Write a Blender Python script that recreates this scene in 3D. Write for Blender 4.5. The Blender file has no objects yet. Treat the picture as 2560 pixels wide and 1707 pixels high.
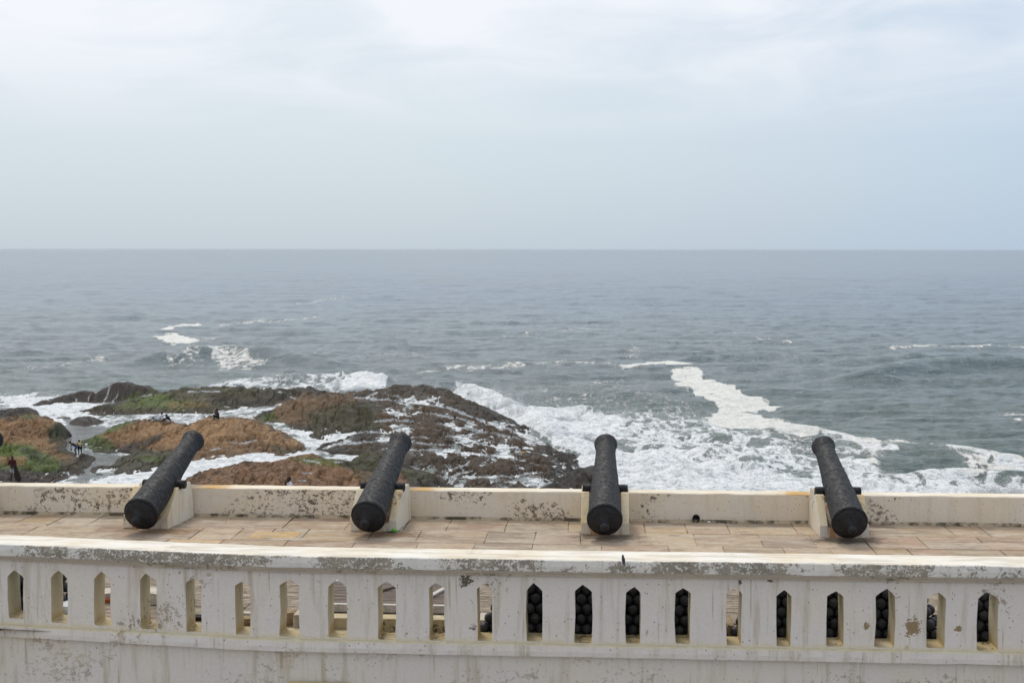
import bpy, bmesh, math, random
import numpy as np
from mathutils import Vector, Matrix
C = bpy.context.scene
COL = C.collection
R_ = math.radians
random.seed(7)
# ------------------------------------------------------------------ camera, sky, sun, exposure
CH = 4.8                      # camera height above the gun platform (z = 0)
SEA = -11.0                   # sea level
FPX = 3556.0                  # 50 mm lens on a 2560 px wide frame
YAW, PITCH, ROLL = 3.46, 3.715, 0.05
cam_d = bpy.data.cameras.new('camera'); cam = bpy.data.objects.new('camera', cam_d); COL.objects.link(cam)
cam_d.lens = 50; cam_d.sensor_width = 36; cam_d.clip_start = 0.2; cam_d.clip_end = 120000
cam.matrix_world = (Matrix.Translation((0, 0, CH)) @ Matrix.Rotation(R_(YAW), 4, 'Z')
                    @ Matrix.Rotation(R_(90 - PITCH), 4, 'X') @ Matrix.Rotation(R_(ROLL), 4, 'Z'))
C.camera = cam
RM = np.array(cam.matrix_world.to_3x3())
SUN_EL, SUN_AZ = 56.0, -22.0   # veiled sun, out over the sea (azimuth clockwise from +Y)
w = bpy.data.worlds.new('World'); C.world = w; w.use_nodes = True
nt = w.node_tree; nt.nodes.clear()
def N(tree, kind, **kw):
    n = tree.nodes.new(kind)
    for k, v in kw.items():
        if k.startswith('i_'):
            n.inputs[k[2:].replace('_', ' ')].default_value = v
        else: setattr(n, k, v)
    return n
def wnode(kind, **kw): return N(nt, kind, **kw)
L = nt.links.new
out = wnode('ShaderNodeOutputWorld'); bg = wnode('ShaderNodeBackground'); L(bg.outputs[0], out.inputs[0])
sky = wnode('ShaderNodeTexSky', sky_type='NISHITA', sun_disc=False)
sky.sun_elevation = R_(SUN_EL); sky.sun_rotation = R_(SUN_AZ); sky.dust_density = 2.5; sky.air_density = 1.0
tc = wnode('ShaderNodeTexCoord'); sep = wnode('ShaderNodeSeparateXYZ'); L(tc.outputs['Generated'], sep.inputs[0])
def wmath(op, a, b=None, c=None):
    n = wnode('ShaderNodeMath', operation=op)
    for i, v in enumerate((a, b, c)):
        if v is None: continue
        if hasattr(v, 'default_value') or hasattr(v, 'links'): L(v, n.inputs[i])
        else: n.inputs[i].default_value = v
    return n.outputs[0]
# overcast veil: colour by elevation, broken by long soft streaks
rampz = wnode('ShaderNodeValToRGB'); L(sep.outputs['Z'], rampz.inputs[0])
cr = rampz.color_ramp
cr.elements[0].position = 0.0; cr.elements[0].color = (5.95, 6.85, 7.6, 1)
cr.elements[1].position = 1.0; cr.elements[1].color = (9.6, 9.9, 10.4, 1)
for p, c_ in ((0.06, (6.7, 7.65, 8.35, 1)), (0.12, (7.5, 8.25, 8.95, 1)), (0.19, (8.3, 8.85, 9.5, 1)), (0.5, (9.3, 9.6, 10.1, 1))):
    e = cr.elements.new(p); e.color = c_
mp = wnode('ShaderNodeMapping'); L(tc.outputs['Generated'], mp.inputs[0]); mp.inputs['Scale'].default_value = (1.0, 1.0, 3.6)
mp.inputs['Location'].default_value = (3.1, 0.4, 1.7)
nz = wnode('ShaderNodeTexNoise'); nz.inputs['Scale'].default_value = 7.5; nz.inputs['Detail'].default_value = 7; nz.inputs['Roughness'].default_value = 0.52
nz.inputs['Distortion'].default_value = 0.5; L(mp.outputs[0], nz.inputs['Vector'])
# brightening to the left, bluer to the right
side = wmath('MULTIPLY_ADD', sep.outputs['X'], 1.35, 0.32)           # 0 on the left edge, ~1 on the right edge of the view
side = wmath('MAXIMUM', wmath('MINIMUM', side, 1.0), 0.0)
side = wmath('POWER', side, 2.0)
hi = wnode('ShaderNodeMapRange'); L(sep.outputs['Z'], hi.inputs[0]); hi.inputs[1].default_value = 0.075; hi.inputs[2].default_value = 0.15; 
streak = wnode('ShaderNodeMapRange'); L(nz.outputs[0], streak.inputs[0]); streak.inputs[1].default_value = 0.34; streak.inputs[2].default_value = 0.58
mixc = wnode('ShaderNodeMix', data_type='RGBA'); L(rampz.outputs[0], mixc.inputs[6]); mixc.inputs[7].default_value = (9.7, 9.85, 10.3, 1)
L(wmath('MULTIPLY', streak.outputs[0], wmath('MULTIPLY', hi.outputs[0], 0.85)), mixc.inputs[0])
mixb = wnode('ShaderNodeMix', data_type='RGBA'); L(mixc.outputs[2], mixb.inputs[6]); mixb.inputs[7].default_value = (4.2, 5.9, 8.2, 1)
thin = wmath('SUBTRACT', 1.0, wmath('MULTIPLY', wmath('MULTIPLY', streak.outputs[0], hi.outputs[0]), 0.75))
L(wmath('MULTIPLY', wmath('MULTIPLY', side, thin), 0.95), mixb.inputs[0])
mixs = wnode('ShaderNodeMix', data_type='RGBA'); mixs.inputs[0].default_value = 0.12
L(mixb.outputs[2], mixs.inputs[6]); L(sky.outputs[0], mixs.inputs[7])
L(mixs.outputs[2], bg.inputs[0]); bg.inputs[1].default_value = 0.1
sun_d = bpy.data.lights.new('sun', 'SUN'); sun_d.energy = 1.5; sun_d.angle = R_(13); sun_d.color = (1.0, 0.95, 0.86)
sun = bpy.data.objects.new('sun', sun_d); COL.objects.link(sun)
az, el = R_(SUN_AZ), R_(SUN_EL)
sdir = Vector((math.sin(az) * math.cos(el), math.cos(az) * math.cos(el), math.sin(el)))
sun.rotation_euler = sdir.to_track_quat('Z', 'Y').to_euler(); sun.location = (0, 30, 40)
C.view_settings.view_transform = 'Standard'; C.view_settings.look = 'None'; C.view_settings.exposure = 0.0; C.view_settings.gamma = 1.0
C.cycles.max_bounces = 6; C.cycles.volume_bounces = 0; C.cycles.transparent_max_bounces = 12

# ------------------------------------------------------------------ helpers
def unp(px, py, z=None, y=None):
    d = RM @ np.array([(px - 1280) / FPX, -(py - 853.5) / FPX, -1.0])
    t = (z - CH) / d[2] if z is not None else y / d[1]
    return np.array([0, 0, CH]) + t * d
def proj(X, Y, Z):
    P = np.stack([X, Y, Z - CH], -1) @ RM
    return 1280 + FPX * P[..., 0] / -P[..., 2], 853.5 - FPX * P[..., 1] / -P[..., 2]
def hsh(ix, iy, s):
    v = np.sin(ix * 127.1 + iy * 311.7 + s * 74.7) * 43758.5453
    return v - np.floor(v)
def vnoise(x, y, s=0):
    ix, iy = np.floor(x), np.floor(y); fx, fy = x - ix, y - iy
    fx = fx * fx * (3 - 2 * fx); fy = fy * fy * (3 - 2 * fy)
    a = hsh(ix, iy, s); b = hsh(ix + 1, iy, s); c = hsh(ix, iy + 1, s); d = hsh(ix + 1, iy + 1, s)
    return (a + (b - a) * fx) * (1 - fy) + (c + (d - c) * fx) * fy
def fbm(x, y, o=4, s=0, g=0.5):
    x = np.asarray(x, float); y = np.asarray(y, float)
    r = 0; a = 1; t = 0
    for i in range(o):
        r = r + a * vnoise(x * 2**i + i * 13.7, y * 2**i + i * 7.3, s + i); t += a; a *= g
    return r / t * 2 - 1
def ridged(x, y, o=4, s=0, g=0.5):
    r = 0; a = 1; t = 0
    for i in range(o):
        r = r + a * (1 - np.abs(vnoise(x * 2**i + i * 9.1, y * 2**i + i * 3.3, s + i) * 2 - 1)); t += a; a *= g
    return r / t
def sstep(a, b, x):
    t = np.clip((x - a) / (b - a), 0, 1); return t * t * (3 - 2 * t)
def poly_sd(X, Y, P):
    """signed distance (positive inside) from points to polygon P (n,2)"""
    P = np.asarray(P, float); n = len(P); d2 = np.full(X.shape, 1e18); ins = np.zeros(X.shape, bool)
    for i in range(n):
        ax, ay = P[i]; bx, by = P[(i + 1) % n]
        ex, ey = bx - ax, by - ay; wx, wy = X - ax, Y - ay
        t = np.clip((wx * ex + wy * ey) / (ex * ex + ey * ey + 1e-12), 0, 1)
        d2 = np.minimum(d2, (wx - ex * t)**2 + (wy - ey * t)**2)
        c = ((ay <= Y) & (by > Y)) | ((by <= Y) & (ay > Y))
        if abs(ey) > 1e-12: ins ^= c & (X < ax + (Y - ay) / ey * ex)
    d = np.sqrt(d2); return np.where(ins, d, -d)
def line_d(X, Y, P, sy=1.0):
    P = np.asarray(P, float); d2 = np.full(X.shape, 1e18)
    for i in range(len(P) - 1):
        ax, ay = P[i]; bx, by = P[i + 1]; ex, ey = bx - ax, (by - ay) * sy; wx, wy = X - ax, (Y - ay) * sy
        t = np.clip((wx * ex + wy * ey) / (ex * ex + ey * ey + 1e-12), 0, 1)
        d2 = np.minimum(d2, (wx - ex * t)**2 + (wy - ey * t)**2)
    return np.sqrt(d2)
def tagp(o, label=None, cat=None, group=None, kind=None):
    if label: o['label'] = label
    if cat: o['category'] = cat
    if group: o['group'] = group
    if kind: o['kind'] = kind
    return o
def link(name, me, mat=None, parent=None):
    o = bpy.data.objects.new(name, me); COL.objects.link(o)
    if mat is not None: me.materials.append(mat)
    if parent is not None: o.parent = parent
    return o
def empty(name, loc=(0, 0, 0), rz=0):
    o = bpy.data.objects.new(name, None); COL.objects.link(o); o.location = loc; o.rotation_euler = (0, 0, rz); o.empty_display_size = 0.1
    return o
def pydata(name, V, Fc, smooth=False):
    me = bpy.data.meshes.new(name); me.from_pydata([tuple(map(float, v)) for v in V], [], Fc); me.update()
    if smooth: me.polygons.foreach_set('use_smooth', [True] * len(me.polygons))
    return me
def gridmesh(name, X, Y, Z, attrs=None, keep=None):
    r, c = X.shape; me = bpy.data.meshes.new(name)
    idx = np.arange(r * c).reshape(r, c)
    q = np.stack([idx[:-1, :-1], idx[:-1, 1:], idx[1:, 1:], idx[1:, :-1]], -1).reshape(-1, 4)
    if keep is not None:
        k = keep[:-1, :-1] | keep[:-1, 1:] | keep[1:, 1:] | keep[1:, :-1]; q = q[k.reshape(-1)]
    me.vertices.add(r * c); me.vertices.foreach_set('co', np.stack([X, Y, Z], -1).astype(np.float32).ravel())
    m = len(q); me.loops.add(m * 4); me.loops.foreach_set('vertex_index', q.astype(np.int32).ravel())
    me.polygons.add(m); me.polygons.foreach_set('loop_start', (np.arange(m) * 4).astype(np.int32))
    me.polygons.foreach_set('loop_total', np.full(m, 4, np.int32)); me.polygons.foreach_set('use_smooth', np.ones(m, bool))
    me.update(calc_edges=True)
    for k_, v in (attrs or {}).items():
        if v.ndim == 3:
            a = me.color_attributes.new(k_, 'FLOAT_COLOR', 'POINT'); rgba = np.concatenate([v, np.ones(v.shape[:2] + (1,))], -1)
            a.data.foreach_set('color', rgba.astype(np.float32).ravel())
        else:
            a = me.attributes.new(k_, 'FLOAT', 'POINT'); a.data.foreach_set('value', v.astype(np.float32).ravel())
    return me
def bm_mesh(bm, name, smooth=False):
    bmesh.ops.recalc_face_normals(bm, faces=bm.faces[:])
    me = bpy.data.meshes.new(name); bm.to_mesh(me); bm.free()
    if smooth: me.polygons.foreach_set('use_smooth', [True] * len(me.polygons))
    return me
def box_bm(bm, x0, x1, y0, y1, z0, z1, bev=0.0, M=None):
    r = bmesh.ops.create_cube(bm, size=1.0)['verts']
    for v in r:
        v.co = Vector(((x0 + x1) / 2 + v.co.x * (x1 - x0), (y0 + y1) / 2 + v.co.y * (y1 - y0), (z0 + z1) / 2 + v.co.z * (z1 - z0)))
        if M is not None: v.co = M @ v.co
    if bev: 
        es = {e for v in r for e in v.link_edges}
        bmesh.ops.bevel(bm, geom=list(es), offset=bev, segments=2, affect='EDGES', profile=0.6)
def revolve(prof, seg=40, axis='Y'):
    """prof: list of (s, r) along +Y"""
    V = []; Fc = []
    for s, r in prof:
        for k in range(seg):
            a = 2 * math.pi * k / seg; V.append((r * math.cos(a), s, r * math.sin(a)))
    n = len(prof)
    for i in range(n - 1):
        for k in range(seg):
            k2 = (k + 1) % seg; Fc.append((i * seg + k, i * seg + k2, (i + 1) * seg + k2, (i + 1) * seg + k))
    if prof[0][1] > 1e-4: Fc.append(tuple(range(seg)))
    if prof[-1][1] > 1e-4: Fc.append(tuple(range((n - 1) * seg, n * seg))[::-1])
    return V, Fc

# ------------------------------------------------------------------ materials
class MT:
    def __init__(s, name, rough=0.8, spec=0.3):
        s.m = bpy.data.materials.new(name); s.m.use_nodes = True; s.t = s.m.node_tree; s.b = s.t.nodes['Principled BSDF']
        s.b.inputs['Roughness'].default_value = rough; s.b.inputs['Specular IOR Level'].default_value = spec
        s.tc = s.t.nodes.new('ShaderNodeTexCoord'); s.geo = s.t.nodes.new('ShaderNodeNewGeometry')
        s.P = s.geo.outputs['Position']; s.O = s.tc.outputs['Object']
    def link(s, a, b): s.t.links.new(a, b)
    def setin(s, n, i, v):
        if hasattr(v, 'links'): s.link(v, n.inputs[i])
        elif isinstance(v, (tuple, list)): n.inputs[i].default_value = tuple(v) + ((1,) if len(v) == 3 and n.inputs[i].type == 'RGBA' else ())
        else: n.inputs[i].default_value = v
    def mapping(s, v, scale=(1, 1, 1), loc=(0, 0, 0), rot=(0, 0, 0)):
        n = s.t.nodes.new('ShaderNodeMapping'); s.link(v, n.inputs[0]); n.inputs['Scale'].default_value = scale; n.inputs['Location'].default_value = loc; n.inputs['Rotation'].default_value = rot
        return n.outputs[0]
    def noise(s, v, scale, detail=5, rough=0.5, dist=0.0, col=False):
        n = s.t.nodes.new('ShaderNodeTexNoise'); s.link(v, n.inputs['Vector']); n.inputs['Scale'].default_value = scale
        n.inputs['Detail'].default_value = detail; n.inputs['Roughness'].default_value = rough; n.inputs['Distortion'].default_value = dist
        return n.outputs[1 if col else 0]
    def voro(s, v, scale, feat='F1', out=0):
        n = s.t.nodes.new('ShaderNodeTexVoronoi'); n.feature = feat; s.link(v, n.inputs['Vector']); n.inputs['Scale'].default_value = scale
        return n.outputs[out]
    def mr(s, v, a, b, c=0.0, d=1.0, smooth=True):
        n = s.t.nodes.new('ShaderNodeMapRange'); n.interpolation_type = 'SMOOTHSTEP' if smooth else 'LINEAR'
        s.setin(n, 0, v); s.setin(n, 1, a); s.setin(n, 2, b); s.setin(n, 3, c); s.setin(n, 4, d); return n.outputs[0]
    def math(s, op, a, b=0.0, clamp=False):
        n = s.t.nodes.new('ShaderNodeMath'); n.operation = op; n.use_clamp = clamp; s.setin(n, 0, a); s.setin(n, 1, b); return n.outputs[0]
    def mix(s, f, a, b, mode='MIX'):
        n = s.t.nodes.new('ShaderNodeMix'); n.data_type = 'RGBA'; n.blend_type = mode; s.setin(n, 0, f); s.setin(n, 6, a); s.setin(n, 7, b); return n.outputs[2]
    def bump(s, h, strength=0.5, dist=0.02, prev=None):
        n = s.t.nodes.new('ShaderNodeBump'); n.inputs['Strength'].default_value = strength; n.inputs['Distance'].default_value = dist; s.link(h, n.inputs['Height'])
        if prev is not None: s.link(prev, n.inputs['Normal'])
        return n.outputs[0]
    def attr(s, name, o=0):
        n = s.t.nodes.new('ShaderNodeAttribute'); n.attribute_name = name; return n.outputs[o]
    def sepz(s, v, k=2):
        n = s.t.nodes.new('ShaderNodeSeparateXYZ'); s.link(v, n.inputs[0]); return n.outputs[k]
    def out(s, col=None, rough=None, normal=None):
        if col is not None: s.setin(s.b, 'Base Color', col)
        if rough is not None: s.setin(s.b, 'Roughness', rough)
        if normal is not None: s.link(normal, s.b.inputs['Normal'])
        return s.m

def limewash(name, base, warm, stain=0.35, grime=(0.17, 0.15, 0.10), lo=0.60, mottle=0.0, drips=0.5, streak=0.0, dot=0.6, top=None):
    m = MT(name, 0.85, 0.25); P = m.P
    big = m.noise(P, 1.3, 5, 0.6)
    c = m.mix(m.mr(big, 0.35, 0.7), base, warm)
    c = m.mix(m.math('MULTIPLY', m.mr(m.noise(m.mapping(P, (7, 7, 0.7)), 1.0, 5, 0.6), 0.50, 0.74), drips), c, (0.44, 0.37, 0.26))
    c = m.mix(m.math('MULTIPLY', m.math('MULTIPLY', m.mr(m.noise(m.mapping(P, (22, 22, 0.9)), 1.0, 4, 0.6), 0.56, 0.70), m.mr(m.noise(m.mapping(P, (1, 1, .5)), 1.6, 3), .45, .6)), drips), c, (0.36, 0.29, 0.19))
    if streak: c = m.mix(m.math('MULTIPLY', m.mr(m.noise(m.mapping(P, (0.9, 6, 6)), 1.5, 6, 0.65), 0.45, 0.62), streak), c, (0.50, 0.42, 0.30))
    # peeled patches: clusters of ragged flakes
    clus = m.mr(m.noise(m.mapping(P, (1, 1, 1.6)), 0.9, 3, 0.5), lo - 0.1, lo + 0.12)
    fl = m.noise(m.mapping(P, (1, 1, 1.2)), 13.0 if mottle else 14.0, 8, 0.72, 0.5)
    if mottle: fl = m.math('ADD', m.math('MULTIPLY', fl, .55), m.math('MULTIPLY', m.noise(P, 42, 7, .7), .45))
    thr = m.math('SUBTRACT', 0.74 if not mottle else 0.738, m.math('MULTIPLY', clus, 0.22))
    if mottle: thr = m.math('SUBTRACT', thr, mottle)
    pe = m.mr(m.math('SUBTRACT', fl, thr), -0.005, 0.02)
    gc = m.mix(m.mr(m.noise(P, 5.0, 4), 0.4, 0.65), grime, tuple(g * (1.6 if mottle else 1.9) for g in grime))
    c = m.mix(m.math('MULTIPLY', pe, min(1.0, stain * 2)), c, gc)
    # pin-prick flecks and pits
    vd = m.voro(m.mapping(P, (1, 1, 0.7)), 17.0); gate = m.mr(m.noise(P, 2.7, 3), 0.44, 0.56)
    fle = m.math('MULTIPLY', m.mr(vd, 0.16, 0.09), gate)
    c = m.mix(m.math('MULTIPLY', fle, dot), c, (0.13, 0.11, 0.08))
    c = m.mix(m.mr(m.noise(P, 34, 4, 0.6), 0.3, 0.7, 0.0, 0.16), c, tuple(b * 0.62 for b in base))
    h = m.math('ADD', m.math('MULTIPLY', m.noise(P, 16, 7, 0.65), 0.5), m.math('MULTIPLY', m.noise(P, 3, 4), 1.0))
    h = m.math('SUBTRACT', h, m.math('MULTIPLY', pe, 0.12))
    return m.out(c, 0.88, m.bump(h, 0.55, 0.03)), m
def ochre(m, lo_, hi_, k, colr_=(0.58, 0.46, 0.24)):
    c = m.b.inputs['Base Color'].links[0].from_socket; z = m.math('ADD', m.sepz(m.P), m.math('MULTIPLY', m.math('SUBTRACT', m.noise(m.P, 7, 5, .65), .5), .16))
    m.setin(m.b, 'Base Color', m.mix(m.math('MULTIPLY', m.mr(z, lo_, hi_, 1, 0), k), c, colr_)); return m.m
def flake(m, pts, colr_):
    c = m.b.inputs['Base Color'].links[0].from_socket; n_ = m.noise(m.P, 13, 8, .75, .4)
    for (px_, py_, r_) in pts:
        q_ = unp(px_, py_, y=17.0); vm = m.t.nodes.new('ShaderNodeVectorMath'); vm.operation = 'DISTANCE'; m.link(m.mapping(m.P, (1, 0, 1)), vm.inputs[0]); vm.inputs[1].default_value = (float(q_[0]), 0, float(q_[2]))
        n_2 = m.math('ADD', m.math('MULTIPLY', m.math('SUBTRACT', m.math('ADD', m.math('MULTIPLY', n_, .6), m.math('MULTIPLY', m.noise(m.P, 34, 6, .7), .4)), .5), 2.6), .5)
        c = m.mix(m.mr(m.math('SUBTRACT', n_2, m.math('MULTIPLY', vm.outputs['Value'], .45 / r_)), .16, .20), c, colr_)
    m.setin(m.b, 'Base Color', c); return m
BASE = (0.60, 0.575, 0.545); WARM = (0.66, 0.60, 0.50)
M_bal = limewash('whitewashed plaster', (0.69, 0.645, 0.61), (0.70, 0.64, 0.57), 0.40, grime=(0.22, 0.17, 0.11), lo=0.57, drips=0.75, dot=0.85)[1]; M_led = M_bal.m.copy(); M_led.name = 'ledge plaster'; flake(M_bal, [(2283, 1567, .13), (2165, 1565, .05), (2395, 1570, .05), (2268, 1620, .03)], (0.27, 0.20, 0.11)); flake(M_bal, [(1165, 1450, .10), (1215, 1462, .04), (1183, 1570, .05), (1850, 1455, .03), (1925, 1450, .04)], (0.12, 0.11, 0.08)); M_bal = ochre(M_bal, 0.03, 0.09, 0.75, (0.64, 0.56, 0.40))
M_low = limewash('stained lower plaster', (0.66, 0.615, 0.575), (0.67, 0.61, 0.53), 0.30, grime=(0.27, 0.21, 0.14), lo=0.54, drips=0.8)[0]
M_capf = limewash('mottled cap plaster', (0.68, 0.66, 0.62), (0.70, 0.66, 0.59), 0.42, grime=(0.15, 0.125, 0.085), lo=0.44, mottle=0.055, drips=0.3, dot=0.8)[0]
M_capt = limewash('streaked cap top', (0.84, 0.80, 0.72), (0.78, 0.68, 0.52), 0.12, drips=0.0, streak=0.55, dot=0.15)[0]  # paler base than the cap front, with tan streaks
M_mould = limewash('shaded moulding plaster', (0.50, 0.44, 0.37), (0.56, 0.49, 0.40), 0.4, lo=0.5, drips=0.6)[0]  # stained tan, base darkened to carry the shade under the cap
M_par = limewash('parapet plaster', (0.73, 0.665, 0.57), (0.73, 0.635, 0.49), 0.5, grime=(0.15, 0.115, 0.08), lo=0.515, drips=0.25, dot=0.8)[0]
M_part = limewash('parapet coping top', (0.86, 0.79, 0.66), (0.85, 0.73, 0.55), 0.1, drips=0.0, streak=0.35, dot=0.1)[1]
_c = M_part.b.inputs['Base Color'].links[0].from_socket
for x_ in (-6.95, -3.1, 3.55):
    _x = M_part.math('ABSOLUTE', M_part.math('SUBTRACT', M_part.sepz(M_part.P, 0), x_)); _f = M_part.mr(M_part.math('ADD', _x, M_part.math('MULTIPLY', M_part.noise(M_part.P, 5, 5, .7), .8)), .45, .85, .85, 0)
    _c = M_part.mix(_f, _c, (0.62, 0.36, 0.10))
M_part.setin(M_part.b, 'Base Color', _c); M_part = M_part.m
M_sill = limewash('yellowed sill plaster', (0.52, 0.42, 0.24), (0.62, 0.54, 0.38), 0.5, grime=(0.16, 0.12, 0.06), lo=0.5, dot=0.5)[0]
M_cream = limewash('cream reveal plaster', (0.66, 0.60, 0.44), (0.60, 0.52, 0.36), 0.4, grime=(0.2, 0.16, 0.09), lo=0.6, dot=0.3)[1]; M_edge = M_cream.m.copy(); M_edge.name = 'cream ledge edge'; M_cream = ochre(M_cream, 0.06, 0.22, 0.8, (0.50, 0.38, 0.18))

def iron(name, tint=(0.0065, 0.0068, 0.008), rust=0.35, rough=0.6):
    m = MT(name, rough, 0.5); oi = m.t.nodes.new('ShaderNodeObjectInfo'); va = m.t.nodes.new('ShaderNodeVectorMath'); va.operation = 'ADD'
    m.link(m.O, va.inputs[0]); m.link(m.math('MULTIPLY', oi.outputs['Random'], 40.0), va.inputs[1]); P = va.outputs[0]
    c = m.mix(m.mr(m.noise(P, 6, 6, 0.7), 0.35, 0.7), tint, tuple(t * 2.3 for t in tint))
    r = m.mr(m.noise(P, 11, 6, 0.75, 0.5), 0.56, 0.72)
    c = m.mix(m.math('MULTIPLY', r, m.math('MULTIPLY', m.math('ADD', m.math('FRACT', m.math('MULTIPLY', oi.outputs['Random'], 7.3)), .35), rust * 1.3)), c, (0.085, 0.038, 0.022))
    c = m.mix(m.math('MULTIPLY', m.mr(m.noise(P, 30, 5, 0.7), 0.66, 0.76), 0.35), c, (0.16, 0.14, 0.13))
    h = m.math('ADD', m.noise(m.mapping(P, (1, 2.2, 1)), 46, 6, 0.75), m.math('MULTIPLY', m.noise(P, 11, 5, 0.6), 1.4))
    m.b.inputs['Specular IOR Level'].default_value = 0.38
    return m.out(c, m.mr(m.noise(P, 18, 4), 0.3, 0.7, rough - 0.1, rough + 0.2), m.bump(h, 0.42, 0.014))
M_iron = iron('tarred rusty iron')
M_ball = iron('black iron shot', (0.020, 0.021, 0.023), 0.6, 0.45)

def plain(name, col, rough=0.7, spec=0.3, var=0.25, scale=12, bump=0.0):
    m = MT(name, rough, spec)
    c = m.mix(m.mr(m.noise(m.O, scale, 5, 0.6), 0.3, 0.7), col, tuple(v * (1 - var) for v in col))
    nrm = m.bump(m.noise(m.O, scale * 2.5, 5, 0.6), bump, 0.02) if bump else None
    return m.out(c, None, nrm)

# ------------------------------------------------------------------ fort: wall line and slots
def yw(x):          # plan line of the near wall face: straight, bending gently away on the left
    t = -(x + 3.95) / 0.35
    return 17.0 + 0.129 * 0.35 * (np.log1p(np.exp(np.clip(t, -40, 40))) if t < 40 else t)
def on_wall(px, py):
    y = 17.0
    for _ in range(12):
        p = unp(px, py, y=y); y = 0.5 * y + 0.5 * yw(p[0])
    return unp(px, py, y=yw(p[0]))
Z2 = 640 / 2352.0
slots_px = [(0, 72, 218, 495, 555, 940, 130), (0, 470, 622, 497, 565, 980, 535), (0, 868, 1020, 508, 575, 1005, 930), (0, 1290, 1440, 525, 585, 1035, 1335),
 (0, 1705, 1852, 567, 615, 1062, 1775), (0, 2160, 2300, 600, 640, 1088, 2220), (640, 218, 397, 580, 635, 1105, 307), (640, 665, 832, 580, 648, 1115, 745),
 (640, 1118, 1285, 597, 655, 1135, 1198), (640, 1590, 1732, 610, 660, 1140, 1648), (640, 2028, 2170, 620, 668, 1145, 2095), (1280, 133, 278, 612, 685, 1150, 197),
 (1280, 575, 732, 628, 690, 1165, 650), (1280, 1047, 1180, 648, 703, 1170, 1125), (1280, 1500, 1642, 660, 705, 1170, 1573), (1280, 1968, 2112, 655, 710, 1185, 2055),
 (1920, 75, 215, 677, 735, 1195, 150), (1920, 540, 690, 688, 735, 1195, 625), (1920, 985, 1165, 665, 735, 1205, 1095), (1920, 1460, 1632, 697, 755, 1210, 1563), (1920, 1925, 2115, 695, 760, 1235, 2010)]
SL = []
for ox, a, b, pk, sh, bo, xm in slots_px:
    f = lambda u, v: on_wall(ox + u * Z2, 1290 + v * Z2)
    l, r, p, s, q = f(a, (sh + bo) / 2), f(b, (sh + bo) / 2), f(xm, pk), f(a, sh), f((a + b) / 2, bo)
    SL.append([l[0], r[0], p[0], p[2], s[2], max(q[2], 0.02)])
sp = 0.62
for k in range(1, 7):
    SL.append([SL[20][0] + sp * k, SL[20][1] + sp * k, SL[20][2] + sp * k, 0.74, 0.65, 0.03])
lx = SL[0]
SL = [[lx[0] - sp * k, lx[1] - sp * k, lx[2] - sp * k, lx[3], lx[4], lx[5]] for k in range(6, 0, -1)] + SL
print('slots', [tuple(round(v, 2) for v in s) for s in SL[5:10]])
XL, XR = SL[0][0] - 0.4, SL[-1][1] + 0.4
TH = 0.40
bal = empty('balustrade', (0, 17.0, 0))
tagp(bal, 'weathered white balustrade wall pierced by a row of narrow pointed slots', 'balustrade')
def loc(o, par):       # keep world coordinates for a child of an unrotated empty
    o.matrix_parent_inverse = Matrix.Translation(-Vector(par.location)); return o
bm = bmesh.new()
def wob(x, z, s=0): return float(0.006 * fbm(x * 2.2, z * 2.2 + 5, 3, s))
rev = []
mids = [XL] + [(SL[i][1] + SL[i + 1][0]) / 2 for i in range(len(SL) - 1)] + [XR]
ZB, ZT, ZM = -0.005, 0.93, 0.60
cache = {}
def vv(x, z, back=0):
    k = (round(x, 5), round(z, 5), back)
    if k not in cache:
        cache[k] = bm.verts.new((x, yw(x) + (TH if back else wob(x, z)), z))
    return cache[k]
nb = len(SL)
for i, (l, r, pxm, zp, zs, zb) in enumerate(SL):
    x0, x1 = mids[i], mids[i + 1]
    zp = min(zp, 0.86); zs = min(zs, zp - 0.04); c_ = 0.016
    j = lambda: random.uniform(-0.012, 0.012)
    hole = [(l + c_, zb), (r - c_, zb), (r + j(), zb + c_), (r + j(), (zs + zb) / 2), (r, zs), (r - 0.4 * (r - pxm), zs + 0.47 * (zp - zs)), (pxm, zp), (l + 0.4 * (pxm - l), zs + 0.47 * (zp - zs)), (l, zs), (l + j(), (zs + zb) / 2), (l + j(), zb + c_)]
    for back in (0, 1):
        H_ = [vv(a, b_, back) for a, b_ in hole]
        A, B, T1, T0, TM = vv(x0, ZB, back), vv(x1, ZB, back), vv(x1, ZT, back), vv(x0, ZT, back), vv(pxm, ZT, back)
        ML, MR = vv(x0, ZM, back), vv(x1, ZM, back)
        for f in ([A, B, H_[1], H_[0]], [B, MR, H_[3], H_[2], H_[1]], [MR, H_[4], H_[3]], [MR, T1, H_[5], H_[4]], [T1, TM, H_[6], H_[5]],
                  [TM, T0, H_[7], H_[6]], [T0, ML, H_[8], H_[7]], [ML, H_[9], H_[8]], [ML, A, H_[0], H_[10], H_[9]]):
            bm.faces.new(f if not back else f[::-1])
    n = len(hole)
    for k in range(n):
        a, b_ = hole[k], hole[(k + 1) % n]
        fc = bm.faces.new([vv(a[0], a[1], 0), vv(b_[0], b_[1], 0), vv(b_[0], b_[1], 1), vv(a[0], a[1], 1)])
        fc.material_index = 2 if k == 0 else 1
for x in (XL, XR):
    pass
me = bm_mesh(bm, 'wall')
wall = loc(link('slotted_wall', me, M_bal, bal), bal); me.materials.append(M_cream); me.materials.append(M_sill)
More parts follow.
